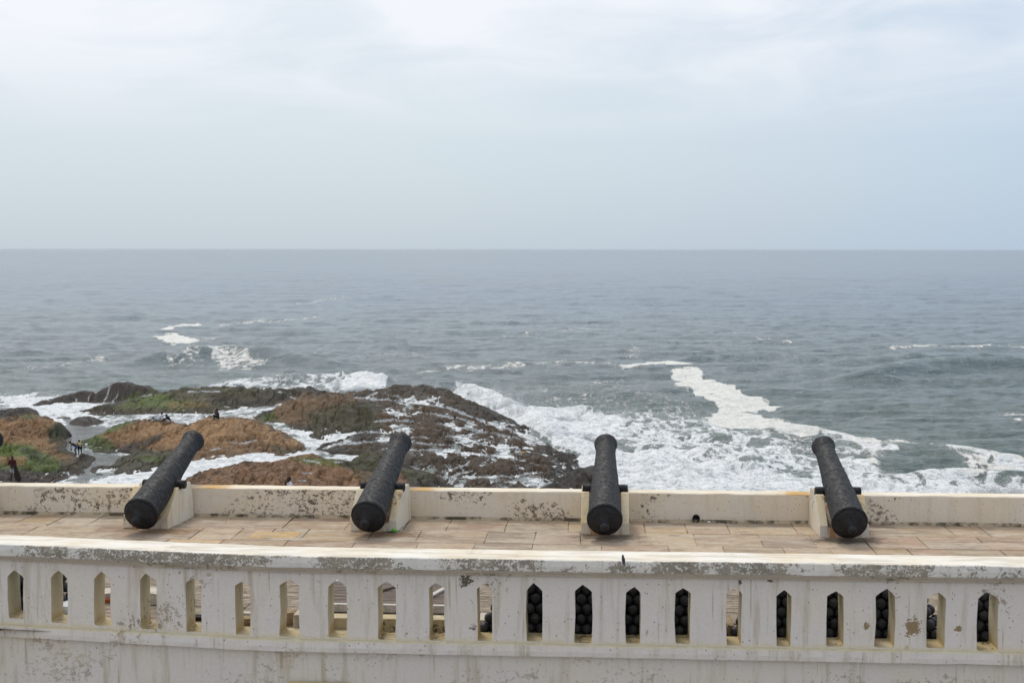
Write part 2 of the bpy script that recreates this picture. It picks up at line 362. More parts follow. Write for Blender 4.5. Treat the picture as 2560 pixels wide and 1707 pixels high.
# cracked strata edges: long mouldings swept along the wall line
def sweep(name, prof, x0, x1, mat, parent, dx=0.06, amp=0.006, seed=0, line=None, mats=None, midx=None, wav=1.0):
    xs = np.arange(x0, x1 + dx, dx); V = []; Fc = []; n = len(prof)
    for x in xs:
        for k, (py_, pz_) in enumerate(prof):
            y0 = (yw(x) if line is None else line) + py_
            V.append((x, y0 + amp * float(fbm(x * 5 * wav, k * 3.1, 3, seed)), pz_ + amp * float(fbm(x * 4 * wav, k * 2.3 + 40, 3, seed + 5))))
    mi = []
    for i in range(len(xs) - 1):
        for k in range(n):
            k2 = (k + 1) % n; Fc.append((i * n + k, i * n + k2, (i + 1) * n + k2, (i + 1) * n + k)); mi.append(midx[k] if midx else 0)
    Fc.append(tuple(range(n))[::-1]); Fc.append(tuple(range((len(xs) - 1) * n, len(xs) * n))); mi += [0, 0]
    me = pydata(name, V, Fc); o = link(name, me, mat, parent)
    for m_ in (mats or []): me.materials.append(m_)
    me.polygons.foreach_set('material_index', mi)
    bm2 = bmesh.new(); bm2.from_mesh(me); bmesh.ops.recalc_face_normals(bm2, faces=bm2.faces[:]); bm2.to_mesh(me); bm2.free()
    return o
cap = loc(sweep('cap', [(-0.125, 0.935), (-0.132, 1.0), (-0.125, 1.068), (-0.108, 1.076), (0.2, 1.082), (0.46, 1.07), (0.465, 0.935)], XL, XR, M_capf, bal,
      amp=0.007, seed=3, mats=[M_capt], midx=[0, 0, 0, 1, 1, 0, 0]), bal)
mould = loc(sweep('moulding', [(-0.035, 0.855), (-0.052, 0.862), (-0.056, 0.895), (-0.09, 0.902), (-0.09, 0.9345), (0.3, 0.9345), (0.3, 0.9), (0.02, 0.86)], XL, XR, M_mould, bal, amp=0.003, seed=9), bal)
ledge = loc(sweep('ledge', [(0.1, -0.006), (0.1, -0.118), (-0.072, -0.118), (-0.076, -0.06), (-0.07, 0.008), (-0.055, 0.020), (-0.002, 0.026), (-0.002, -0.006)], XL, XR, M_led, bal,
      amp=0.008, seed=14, mats=[M_edge], midx=[0, 0, 0, 0, 1, 1, 1, 0]), bal)
# rampart body under the platform
ramp = empty('rampart', (0, 21, -11)); tagp(ramp, 'thick plastered stone rampart carrying the gun platform below the balustrade', 'wall')
bm = bmesh.new()
xs = list(np.arange(XL, XR + 0.01, 0.25)); zs = [-11.4, -5.5, -3, -1.5, -0.8, -0.4, -0.03]
vg = [[bm.verts.new((x, yw(x) + 0.5 * wob(x, z, 3), z)) for z in zs] for x in xs]
for i in range(len(xs) - 1):
    for k in range(len(zs) - 1): bm.faces.new((vg[i][k], vg[i + 1][k], vg[i + 1][k + 1], vg[i][k + 1]))
face = loc(link('inner_face', bm_mesh(bm, 'inner_face'), M_low, ramp), ramp)
bm = bmesh.new(); box_bm(bm, XL, XR, 18.6, 25.28, -11.5, -0.05)
loc(link('core', bm_mesh(bm, 'core'), M_low, ramp), ramp)
pl = on_wall(795, 1701)
bm = bmesh.new(); box_bm(bm, unp(718, 1700, y=16.9)[0], unp(868, 1700, y=16.9)[0], 16.88, 16.99, pl[2] - 0.1, pl[2], 0.01)
loc(link('window_hood', bm_mesh(bm, 'hood'), M_cream, ramp), ramp)

# parapet on the sea side
par = empty('parapet', (0, 24.95, 0)); tagp(par, 'low cream plastered parapet along the sea edge behind the cannons', 'parapet')
PXL, PXR = -17.0, 13.0
sweepo = sweep('parapet_wall', [(0.0, -0.02), (-0.004, 0.12), (0.0, 0.35), (0.0, 0.50), (0.012, 0.516), (0.32, 0.52), (0.335, 0.505), (0.34, -0.1)], PXL, PXR, M_par, par, amp=0.007, seed=21, line=24.95,
      mats=[M_part], midx=[0, 0, 0, 1, 1, 1, 0, 0])
loc(sweepo, par)
sk = sweep('skirting', [(-0.045, -0.02), (-0.03, 0.018), (-0.012, 0.05), (0.0, 0.055), (0.0, -0.02)], PXL, PXR, None, par, amp=0.010, seed=25, line=24.95, wav=0.6)
mg = MT('grimy joint', 0.9, 0.2)
sk.data.materials.append(mg.out(mg.mix(mg.mr(mg.noise(mg.P, 3.0, 6, 0.7), 0.40, 0.56), (0.09, 0.075, 0.05), (0.46, 0.38, 0.27)), 0.9, mg.bump(mg.noise(mg.P, 20, 5), 0.6, 0.02)))
loc(sk, par)
bm = bmesh.new(); box_bm(bm, PXL, PXR, 25.285, 25.6, -11.5, -0.1); loc(link('outer_face', bm_mesh(bm, 'outer'), M_low, ramp), ramp)
# drain mouth in the parapet foot, its black colour standing for the hole's shade
dp = unp(1740, 1310, y=24.93); V, Fc = revolve([(0.0, 0.062), (-0.03, 0.066), (-0.03, 0.045), (0.10, 0.045)], 18)
dm = pydata('drain_hole', [(v[0], v[1], v[2] * 1.15) for v in V], Fc, True)
d_ = link('drain_pipe', dm, plain('drain hole shade', (0.012, 0.013, 0.012), 0.6), par); d_.matrix_parent_inverse = Matrix.Translation(-Vector(par.location)); d_.location = (dp[0], 24.945, 0.075)

# ------------------------------------------------------------------ paving
def slab_mat():
    m = MT('sandstone paving', 0.85, 0.25); P = m.P
    c = m.mix(1.0, m.attr('tint'), (1.12, 1.10, 1.02), 'MULTIPLY')
    c = m.mix(m.mr(m.noise(m.mapping(P, (0.8, 2.2, 1)), 1.6, 8, 0.7), 0.42, 0.64, 0, 0.8), c, (0.60, 0.52, 0.41))
    c = m.mix(m.mr(m.noise(m.mapping(P, (1, 3.2, 1)), 6, 8, 0.75), 0.42, 0.62, 0.45, 0), c, (0.26, 0.205, 0.155))
    c = m.mix(m.mr(m.noise(m.mapping(P, (1.6, 3.0, 1)), 1.1, 8, 0.7), 0.50, 0.66, 0, 0.7), c, (0.24, 0.18, 0.13))
    gr = m.noise(m.mapping(P, (2.0, 9.0, 1)), 3.0, 8, 0.7)
    c = m.mix(m.mr(gr, 0.50, 0.70, 0, 0.5), c, (0.25, 0.19, 0.14))
    sm = m.math('MULTIPLY', m.mr(m.noise(m.mapping(P, (2.5, 6, 1)), 3.0, 6, 0.75), 0.66, 0.70), m.mr(m.noise(P, 0.6, 3), 0.5, 0.6))
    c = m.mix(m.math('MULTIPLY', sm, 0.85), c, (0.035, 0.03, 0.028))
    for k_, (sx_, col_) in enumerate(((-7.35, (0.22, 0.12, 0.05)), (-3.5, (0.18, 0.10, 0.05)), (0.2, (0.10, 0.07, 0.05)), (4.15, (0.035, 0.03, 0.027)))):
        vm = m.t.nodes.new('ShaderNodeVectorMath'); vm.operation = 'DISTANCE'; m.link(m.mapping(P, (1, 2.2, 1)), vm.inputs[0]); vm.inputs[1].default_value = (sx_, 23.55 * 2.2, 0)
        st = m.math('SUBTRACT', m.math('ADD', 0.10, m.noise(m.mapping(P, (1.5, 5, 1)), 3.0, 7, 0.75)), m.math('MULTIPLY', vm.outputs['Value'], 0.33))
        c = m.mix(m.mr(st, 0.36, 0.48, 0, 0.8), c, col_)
    # rough eroded band right behind the balustrade
    y = m.sepz(P, 1); near = m.mr(m.math('ADD', y, m.math('MULTIPLY', m.noise(P, 1.5, 3), 1.0)), 20.9, 21.5, 1.0, 0.0)
    rg = m.noise(m.mapping(P, (1.3, 6.5, 1)), 2.6, 9, 0.75, 1.2)
    rc = m.mix(m.mr(rg, 0.40, 0.60), (0.10, 0.07, 0.05), (0.52, 0.43, 0.32))
    c = m.mix(m.math('MULTIPLY', near, 0.85), c, rc)
    h = m.math('ADD', m.math('MULTIPLY', gr, 0.6), m.math('MULTIPLY', m.math('MULTIPLY', rg, near), 4.0))
    return m.out(c, 0.85, m.bump(h, 0.6, 0.03))
M_slab = slab_mat()
tints = [(0.40, 0.33, 0.26), (0.36, 0.29, 0.235), (0.40, 0.29, 0.20), (0.44, 0.33, 0.235), (0.37, 0.27, 0.20), (0.47, 0.37, 0.26), (0.42, 0.30, 0.22), (0.34, 0.265, 0.215), (0.50, 0.36, 0.22), (0.45, 0.34, 0.25), (0.38, 0.25, 0.18)]
rs = random.Random(5); V = []; Fc = []; T = []
x = XL + 0.1
def slab(x0, x1, y0, y1, tz, col):
    b = len(V); j = lambda: rs.uniform(-0.012, 0.012)
    g = 0.009 if y0 > 20.5 else 0.012
    x0 += g * rs.uniform(.3, 1); x1 -= g * rs.uniform(.3, 1); y0 += g; y1 -= g
    e = 0.008
    for z_, q in ((-0.05, 0), (tz - 0.006, 0), (tz, e)):
        for a, c2 in ((x0 + q, y0 + q), (x1 - q, y0 + q), (x1 - q, y1 - q), (x0 + q, y1 - q)): V.append((a + (j() if z_ < 0 else 0), c2, z_)); T.append(col)
    for k in range(4):
        for l in (0, 4): Fc.append((b + l + k, b + l + (k + 1) % 4, b + l + 4 + (k + 1) % 4, b + l + 4 + k))
    Fc.append((b + 8, b + 9, b + 10, b + 11))
for ya, yb in ((None, 21.1), (21.1, 22.95), (22.95, 23.95), (23.95, 24.945)):
    x = XL + 0.1 + rs.random() * .5
    while x < PXR:
        wd = rs.uniform(0.55, 1.15); y = (17.42 if yw(x) < 17.05 else yw(x) + 0.42) if ya is None else ya
        jog = 0.0
        while y < yb - .02:
            ln = rs.uniform(0.5, 0.95); y1 = min(y + ln, yb)
            if yb - y1 < 0.3: y1 = yb
            cc = rs.choice(tints); k = rs.uniform(0.76, 1.2); cc = tuple(v * k for v in cc)
            slab(x, x + wd, y, y1, rs.uniform(-0.004, 0.004), cc); y = y1
        x += wd
op = unp(688, 1337, z=0); slab(op[0] - 0.4, op[0] + 0.4, op[1] - 0.28, op[1] + 0.28, 0.009, (0.56, 0.36, 0.14))
me = pydata('paving', V, Fc); a = me.color_attributes.new('tint', 'FLOAT_COLOR', 'POINT')
a.data.foreach_set('color', np.concatenate([np.array(T), np.ones((len(T), 1))], 1).astype(np.float32).ravel())
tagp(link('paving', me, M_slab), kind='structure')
me = pydata('bed', [(XL, 17.3, -0.018), (PXR, 17.3, -0.018), (PXR, 24.95, -0.018), (XL, 24.95, -0.018)], [(0, 1, 2, 3)])
mb = MT('joint mortar', 0.9, 0.1)
tagp(link('paving_joints', me, mb.out(mb.mix(mb.mr(mb.noise(mb.P, 2.2, 5, 0.6), 0.40, 0.54), (0.05, 0.04, 0.03), (0.36, 0.29, 0.21)))), kind='structure')

# ------------------------------------------------------------------ cannons and their masonry cradles
ALPHA = R_(20.0)
bprof = [(0.0, 0.0), (0.0, 0.13), (0.005, 0.25), (0.012, 0.276), (0.03, 0.284), (0.075, 0.284), (0.09, 0.272), (0.11, 0.266), (0.30, 0.262), (0.62, 0.252), (0.86, 0.243), (0.875, 0.245), (0.91, 0.243), (0.925, 0.237),
         (1.30, 0.220), (1.42, 0.214), (1.435, 0.216), (1.47, 0.214), (1.485, 0.207), (1.9, 0.188), (2.25, 0.172), (2.36, 0.168), (2.38, 0.171), (2.41, 0.170), (2.43, 0.166), (2.50, 0.170), (2.58, 0.188), (2.65, 0.200), (2.69, 0.201), (2.715, 0.190), (2.73, 0.170), (2.73, 0.085), (2.60, 0.075), (2.2, 0.07), (2.2, 0.0)]
cprof = [(-0.275, 0.0), (-0.272, 0.03), (-0.258, 0.058), (-0.23, 0.075), (-0.195, 0.072), (-0.165, 0.05), (-0.15, 0.044), (-0.13, 0.052), (-0.10, 0.085), (-0.07, 0.14), (-0.045, 0.20), (-0.02, 0.245), (0.0, 0.262), (0.0, 0.0)]
bprof = [(a_, r_ * (1.045 if r_ > .1 else 1)) for a_, r_ in bprof]
def rough_rev(prof, seg, seed, amp):
    den = []
    for (s0, r0), (s1, r1) in zip(prof[:-1], prof[1:]):
        n = max(1, int(abs(s1 - s0) / 0.05))
        for k in range(n): den.append((s0 + (s1 - s0) * k / n, r0 + (r1 - r0) * k / n))
    den.append(prof[-1]); V, Fc = revolve(den, seg); out_ = []
    for v in V:
        rr = math.hypot(v[0], v[2]); an = math.atan2(v[2], v[0])
        k = 1 + (amp * float(fbm(math.cos(an) * 3 + 9, v[1] * 6 + math.sin(an) * 3, 3, seed)) / max(rr, 0.05) if rr > 0.02 else 0)
        out_.append((v[0] * k, v[1], v[2] * k))
    return out_, Fc
TR = 1.155
def make_cannon(seed):
    t = empty('cannon'); rot = Matrix.Translation((0, 0, 0.05)) @ Matrix.Rotation(ALPHA, 4, 'X') @ Matrix.Translation((0, -TR, 0))
    V, Fc = rough_rev(bprof, 56, seed, 0.0016); me = pydata('barrel', V, Fc, True); me.transform(rot); br = link('barrel', me, M_iron, t)
    V, Fc = revolve(bprof[4:4] + [(0.012, 0.272), (0.016, 0.288), (0.072, 0.288), (0.078, 0.272)], 56); 
    me = pydata('breech_ring', V, Fc, True); me.transform(rot); link('breech_ring', me, M_iron, t)
    V, Fc = rough_rev(cprof, 40, seed + 2, 0.002); me = pydata('cascabel', V, Fc, True); me.transform(rot); link('cascabel', me, M_iron, t)
    for s in (-1, 1):
        V, Fc = revolve([(0.0, 0.078), (0.375, 0.075), (0.385, 0.07), (0.39, 0.055)], 24)
        me = pydata('trunnion', [(s * v[1], v[0], v[2]) for v in V], Fc, False)
        bm = bmesh.new(); bm.from_mesh(me); bmesh.ops.recalc_face_normals(bm, faces=bm.faces[:]); bm.to_mesh(me); bm.free()
        link('trunnion', me, M_iron, t)
    bm = bmesh.new(); box_bm(bm, -0.02, 0.02, -0.98, -0.93, -0.085, -0.07); bm.free()
    # vent patch on the first reinforce
    bm = bmesh.new(); box_bm(bm, -0.022, 0.022, 0.16, 0.22, 0.255, 0.272, 0.004); me = bm_mesh(bm, 'vent'); me.transform(rot); link('vent_patch', me, M_iron, t)
    return t
def mount_mat():
    m = limewash('cradle plaster', (0.76, 0.72, 0.64), (0.74, 0.64, 0.46), 0.35, grime=(0.2, 0.16, 0.1), lo=0.56, dot=0.4)[1]
    c_old = m.b.inputs['Base Color'].links[0].from_socket
    O = m.O
    inner = m.math('MULTIPLY', m.mr(m.math('ABSOLUTE', m.sepz(O, 0)), 0.30, 0.27), m.mr(m.noise(m.mapping(O, (6, 3, 1.0)), 1.0, 5, 0.7), 0.40, 0.58))
    c = m.mix(m.math('MULTIPLY', inner, 0.85), c_old, (0.50, 0.20, 0.035))
    r2 = m.mr(m.noise(m.mapping(O, (7, 7, 0.8)), 0.9, 4, 0.6), 0.60, 0.72)
    c = m.mix(m.math('MULTIPLY', r2, 0.5), c, (0.52, 0.30, 0.08))
    m.setin(m.b, 'Base Color', c); return m.m
M_mount = mount_mat(); M_yel = limewash('ochre stained plaster', (0.72, 0.63, 0.46), (0.66, 0.50, 0.27), 0.4, grime=(0.2, 0.15, 0.08), lo=0.5, dot=0.7)[0]
def make_mount():
    t = empty('cannon_cradle'); W = 0.405
    prof = [(0, 0), (0, 0.2), (0.02, 0.215), (0.43, 0.64), (0.505, 0.645), (0.515, 0.60), (0.66, 0.60), (0.67, 0.655), (0.70, 0.663), (1.01, 0.663), (1.04, 0.64), (1.15, 0.33), (1.163, 0)]
    for s in (-1, 1):
        bm = bmesh.new(); a = [bm.verts.new((s * W, y - 1.165, z)) for y, z in prof]; b_ = [bm.verts.new((s * (W - 0.135), y - 1.165, z)) for y, z in prof]
        n = len(prof); bm.faces.new(a); bm.faces.new(b_[::-1])
        for k in range(n): bm.faces.new((a[k], a[(k + 1) % n], b_[(k + 1) % n], b_[k]))
        bmesh.ops.recalc_face_normals(bm, faces=bm.faces[:])
        bmesh.ops.bevel(bm, geom=bm.edges[:], offset=0.006, segments=1, affect='EDGES')
        bm.normal_update()
        for f in bm.faces:
            if f.normal.z > 0.25: f.material_index = 1
        ck = bm_mesh(bm, 'cheek'); link('cheek', ck, M_mount, t); ck.materials.append(M_yel)
    bm = bmesh.new()
    xs_ = [-0.278, -0.15, 0.0, 0.15, 0.278]; zf = [0.17, 0.10, 0.075, 0.10, 0.17]; pr = []
    for x_, z_ in zip(xs_, zf): pr.append([bm.verts.new((x_, y_ - 1.165, zz)) for y_, zz in ((0.004, 0), (0.004, z_), (0.18, z_ + 0.02), (0.55, z_ + 0.10), (1.0, z_ + 0.28), (1.16, z_ + 0.3), (1.16, 0))])
    for i in range(4):
        for k in range(7): bm.faces.new((pr[i][k], pr[i][(k + 1) % 7], pr[i + 1][(k + 1) % 7], pr[i + 1][k]))
    bm.faces.new(pr[0]); bm.faces.new(pr[-1][::-1])
    link('cross_sill', bm_mesh(bm, 'cross_sill'), M_mount, t)
    return t
def dup(root, loc_, rz):
    r = root.copy(); COL.objects.link(r); r.location = loc_; r.rotation_euler = (0, 0, rz)
    for ch in list(root.children):
        c = ch.copy(); COL.objects.link(c); c.parent = r
    return r
TPX = [-92, 411, 957, 1513, 2094.8]
can_px = [((-208, 1270), (-26, 1101)), ((354.5, 1278.6), (480, 1092)), ((922.5, 1286), (996, 1102)), ((1512, 1303), (1515, 1107)), ((2123, 1305), (2062, 1118))]
clab = ['black iron cannon cut off by the left edge, only its muzzle in view', 'black cannon leaning farthest to the right, leftmost of the four whole guns',
        'black cannon above the green bottle cap, second of the four whole guns', 'black cannon pointing straight away out to sea at the white surf, above the drain hole side',
        'black cannon leaning to the left, rightmost gun, its muzzle against open water']
clab[3] = 'black cannon seen exactly from behind and pointing straight out at the white surf'
mlab = ['white masonry cradle of the cannon beyond the left edge', 'white masonry cradle with orange rust in it under the leftmost whole cannon',
        'white masonry cradle beside the green bottle cap under the second cannon', 'white masonry cradle with both cheeks showing evenly under the straight cannon',
        'white masonry cradle under the rightmost cannon, its left side face showing']
c0 = make_cannon(4); m0 = make_mount()
for i, (b_, mz) in enumerate(can_px):
    B = unp(*b_, z=0.355); Mz = unp(*mz, z=1.283)
    ang = math.atan2(-(Mz[0] - B[0]), Mz[1] - B[1])
    dirv = np.array([-math.sin(ang), math.cos(ang)])
    Tp = B[:2] + dirv * TR * math.cos(ALPHA)
    ty = 24.36; tx = unp(TPX[i], 1214, y=24.36)[0]
    ang = 0.5 * ang + 0.5 * math.atan2(-(tx - B[0]), TR * math.cos(ALPHA))
    if i == 0: ang = R_(-2.5); tx = unp(-26, 1101, z=1.283)[0] - 0.21
    c_ = c0 if i == 0 else dup(c0, (0, 0, 0), 0); m_ = m0 if i == 0 else dup(m0, (0, 0, 0), 0)
    c_.location = (tx, ty, 0.682); c_.rotation_euler = (0, 0, ang)
    m_.location = (tx - math.sin(-ang * (0, 1.4, 1.0, .6, .6)[i]) * -.58 + (-.02, -.10, -.03, 0, .01)[i], 24.938, 0.001); m_.rotation_euler = (0, 0, (0, 1.4, 1.0, .6, .6)[i] * ang)
    tagp(c_, clab[i], 'cannon', 'cannons along the parapet'); tagp(m_, mlab[i], 'cannon mount', 'cradles under the cannons')
    print('cannon', i, round(tx, 2), round(math.degrees(ang), 2))

# ------------------------------------------------------------------ cannonballs piled behind the balustrade
BR = 0.0715
s_ = {i + 1: SL[i + 6][:2] for i in range(21)}
bm = bmesh.new(); bmesh.ops.create_icosphere(bm, subdivisions=4, radius=BR)
for v in bm.verts: v.co *= 1 + 0.006 * float(fbm(v.co.x * 60, v.co.y * 60 + v.co.z * 45, 2, 3))
ball_me = bm_mesh(bm, 'cannonball', True); ball_me.materials.append(M_ball)
balls = 0; inner = []
ORD = ['lowest', 'second', 'third', 'fourth', 'fifth', 'sixth', 'seventh', 'top']
def pile(xa, xb, rows, ybase, label, group, names, shrink=(0.5, 0.5), z0=0.003, depth=1):
    global balls
    d = BR * 2
    for r in range(rows):
        a = xa + r * d * shrink[0]; b_ = xb - r * d * shrink[1]
        off = (r % 2) * BR if shrink[0] != 0.5 else 0
        x_ = a + off
        while x_ <= b_ + 1e-6:
            y_ = ybase + r * BR * 0.577; z_ = z0 + BR + r * d * 0.8165
            if not any(s_[si][0] - .05 < x_ * 17.0 / y_ < s_[si][1] + .05 for si, sn in names):     # behind a pier: never seen singly
                inner.append((x_, y_, z_)); x_ += d
                for q_ in (1, 2):
                    if r <= rows - q_: inner.append((x_ - d + BR * q_, y_ + q_ * BR * 1.732, z_))
                continue
            o = bpy.data.objects.new('cannonball', ball_me); COL.objects.link(o)
            o.location = (x_ + random.uniform(-.002, .002), y_, z_); o.rotation_euler = (random.random() * 6, random.random() * 6, random.random() * 6)
            lb = None
            for (si, sn) in names:
                sh_ = 0.02 * (s_[si][0] + s_[si][1]) / 2 * -1 * 0 + (x_ * 17.0 / y_)
                a0, a1 = s_[si]
                if a0 - .05 < sh_ < a1 + .05:
                    f_ = (sh_ - a0) / (a1 - a0); lb = 'black cannonball in the %s row, %s side of %s' % (ORD[min(r, 7)], 'left' if f_ < .3 else 'middle' if f_ < .72 else 'right', sn)
            tagp(o, lb or label, 'cannonball', group); balls += 1; x_ += d
            for q_ in (1, 2):
                if r <= rows - q_: inner.append((o.location.x + BR * q_, y_ + q_ * BR * 1.732, z_))

def sx(i, f=0.5): return s_[i][0] + (s_[i][1] - s_[i][0]) * f
YB = 17.0 + TH + BR + 0.012
ux = lambda p, y_=17.55: unp(p, 1560, y=y_)[0]
pile(ux(1211), ux(1792), 8, YB, 'black cannonball of the long middle pile, behind a pier of the balustrade', 'cannonballs of the long middle pile',
     [(12, 'the leftmost filled slot'), (13, 'the second filled slot'), (14, 'the filled slot under the straight cannon'), (15, 'the fourth filled slot')])
pile(ux(1838), ux(2350), 6, YB, 'black cannonball of the right pile, behind a pier of the balustrade', 'cannonballs of the right pile',
     [(17, 'the fifth slot from the right'), (18, 'the fourth slot from the right'), (19, 'the third slot from the right'), (20, 'the second slot from the right')])
pile(ux(2402), ux(2402) + 1.25, 5, YB, 'black cannonball of the right edge pile, behind a pier of the balustrade', 'cannonballs of the pile at the right edge', [(21, 'the last slot on the right')])
pile(ux(163, 17.97) - 1.25, ux(163, 17.97) + .03, 8, yw(sx(1)) + TH + BR + 0.05, 'black cannonball of the leftmost pile, behind a pier of the balustrade', 'cannonballs of the leftmost pile', [(1, 'the first slot on the left'), (2, 'the second slot on the left')])
bm = bmesh.new(); bmesh.ops.create_icosphere(bm, subdivisions=2, radius=BR); sv = [v.co.copy() for v in bm.verts]; sf = [tuple(v.index for v in f.verts) for f in bm.faces]; bm.free()
V = []; Fc = []
for c_ in inner:
    b0 = len(V); V += [tuple(v + Vector(c_)) for v in sv]; Fc += [tuple(i_ + b0 for i_ in f) for f in sf]
tagp(link('cannonballs', pydata('inner_shot', V, Fc, True), M_ball), 'black cannonballs filling the inside of the piles behind the balustrade', 'cannonballs', kind='stuff')
print('balls', balls)

# ------------------------------------------------------------------ small things on the platform
M_wood = MT('grey weathered planks', 0.85, 0.2)
M_wood = M_wood.out(M_wood.mix(M_wood.mr(M_wood.noise(M_wood.mapping(M_wood.O, (2, 30, 30)), 1.0, 6, 0.7), 0.35, 0.62), (0.045, 0.035, 0.028), (0.22, 0.17, 0.14)), 0.85)
M_rail = plain('flaking white paint', (0.62, 0.58, 0.52), 0.7, 0.3, 0.35, 25, 0.3)
ht = unp(960, 1512, z=0.0)
hatch = empty('wooden_hatch', (ht[0], 19.0, 0.0)); tagp(hatch, 'grey plank hatch with white rails lying behind the balustrade left of the cannonballs', 'hatch')
for k in range(7):
    bm = bmesh.new(); box_bm(bm, -0.95, 0.85, -0.52 + k * 0.17, -0.52 + k * 0.17 + 0.16, 0.02, 0.07, 0.006); link('plank', bm_mesh(bm, 'plank'), M_wood, hatch)
for y_ in (-0.62, 0.70):
    bm = bmesh.new(); box_bm(bm, -1.0, 0.9, y_, y_ + 0.085, 0.01, 0.115, 0.008); link('rail', bm_mesh(bm, 'rail'), M_rail, hatch)
bm = bmesh.new(); box_bm(bm, -0.5, 0.5, -0.035, 0.035, 0.075, 0.105, 0.005, Matrix.Translation((0.62, 0.02, 0)) @ Matrix.Rotation(R_(72), 4, 'Z')); link('brace', bm_mesh(bm, 'brace'), M_rail, hatch)
bm = bmesh.new(); box_bm(bm, -0.5, 0.5, -0.03, 0.03, 0.075, 0.105, 0.005, Matrix.Translation((-0.15, 0.2, 0)) @ Matrix.Rotation(R_(60), 4, 'Z')); link('brace', bm_mesh(bm, 'brace'), M_wood, hatch)
# curb blocks rising inside the balustrade slots
def stone(name, px, py, sx_, sy_, sz_, mat, label, z=0.0, rz=0.0, seed=1, cat='stone block', clear=True):
    p = unp(px, py, z=z + sz_ * 0.5)
    yy = max(p[1], yw(p[0]) + TH + sy_ / 2 + 0.03)
    bm = bmesh.new(); bmesh.ops.create_cube(bm, size=1.0); bmesh.ops.subdivide_edges(bm, edges=bm.edges[:], cuts=3, use_grid_fill=True)
    for v in bm.verts:
        q = v.co.copy(); k = 1 - 0.10 * (abs(q.x * 2)**6 * abs(q.y * 2)**6 + abs(q.z * 2)**6 * abs(q.x * 2)**6)
        v.co = Vector((q.x * sx_ * k, q.y * sy_ * k, q.z * sz_ * k + sz_ / 2))
        v.co += Vector([0.10 * min(sx_, sy_, sz_) * float(fbm(q.x * 3 + i_ * 9, q.y * 3 + q.z * 2, 2, seed)) for i_ in range(3)])
        v.co.z = max(v.co.z, 0)
    o = link(name, bm_mesh(bm, name), mat); o.location = (p[0], yy, z + 0.002); o.rotation_euler = (0, 0, rz); tagp(o, label, cat); return o
M_st = plain('tan rubble stone', (0.36, 0.27, 0.16), 0.9, 0.2, 0.4, 9, 0.6)
M_st2 = plain('pale limewashed stone', (0.62, 0.56, 0.46), 0.9, 0.2, 0.35, 9, 0.5)
for n_, (pa, pb) in enumerate(((820, 872), (945, 1000), (1066, 1120))):
    pass
A_, B_ = unp(822, 1545, y=17.5), unp(1118, 1545, y=17.5)
bm = bmesh.new(); box_bm(bm, A_[0], B_[0], 17.415, 17.64, 0.003, 0.185, 0.012)
o = link('stone_kerb', bm_mesh(bm, 'kerb'), M_sill); tagp(o, 'yellowed low stone kerb in front of the plank hatch, seen through three slots', 'kerb')
stone('stone_block', 640 + 312 * Z2, 1290 + 930 * Z2, 0.20, 0.18, 0.16, M_st, 'tan broken stone seen through the slot just left of the plank hatch', seed=3)
stone('stone_block', 640 + 385 * Z2, 1290 + 960 * Z2, 0.10, 0.30, 0.20, M_st2, 'pale stone standing right beside the tan stone left of the plank hatch', seed=4)
stone('stone_block', 2270 * Z2, 1290 + 985 * Z2, 0.24, 0.16, 0.13, M_st, 'tan rounded stone lying under the pale timber in the sixth slot from the left', seed=5)
stone('timber_or_shade_slab', 2270 * Z2, 1290 + 905 * Z2, 0.9, 0.08, 0.06, M_rail, 'pale timber lying above the tan rounded stone in the sixth slot from the left', z=0.0, seed=6, cat='timber')
stone('timber_or_shade_slab', 1840 * Z2, 1290 + 930 * Z2, 0.55, 0.16, 0.05, plain('slab for hole shade', (0.02, 0.012, 0.01), 0.8), 'dark slab added for the shade of the hole in the fifth slot from the left', z=0.0, seed=8, cat='timber')  # added slab, its dark colour stands for the shade of a hole
stone('painted_board', 990 * Z2, 1290 + 775 * Z2, 0.5, 0.07, 0.05, plain('orange red paint', (0.50, 0.12, 0.035), 0.6), 'orange red painted board lying in the third slot from the left', seed=7, cat='board')
stone('stone_block', 995 * Z2, 1290 + 725 * Z2, 0.34, 0.30, 0.12, M_st2, 'cream stone block lying behind the orange red board', seed=9)
stone('stone_block', 600 * Z2, 1290 + 860 * Z2, 0.34, 0.30, 0.16, plain('white block', (0.75, 0.76, 0.76), 0.8), 'white block lying in the second slot from the left', seed=10)
stone('stone_block', 1405 * Z2, 1290 + 730 * Z2, 0.42, 0.42, 0.15, M_st2, 'cream stone block lying in the fourth slot from the left', seed=12)
stone('stone_block', 640 + 2095 * Z2, 1290 + 960 * Z2, 0.16, 0.36, 0.12, M_st2, 'cream stone wedged against the left foot of the long cannonball pile', seed=13)
stone('stone_block', 1280 + 1995 * Z2, 1290 + 1005 * Z2, 0.10, 0.5, 0.14, M_st, 'brown upright stone between the long pile and the right pile of cannonballs', seed=14)
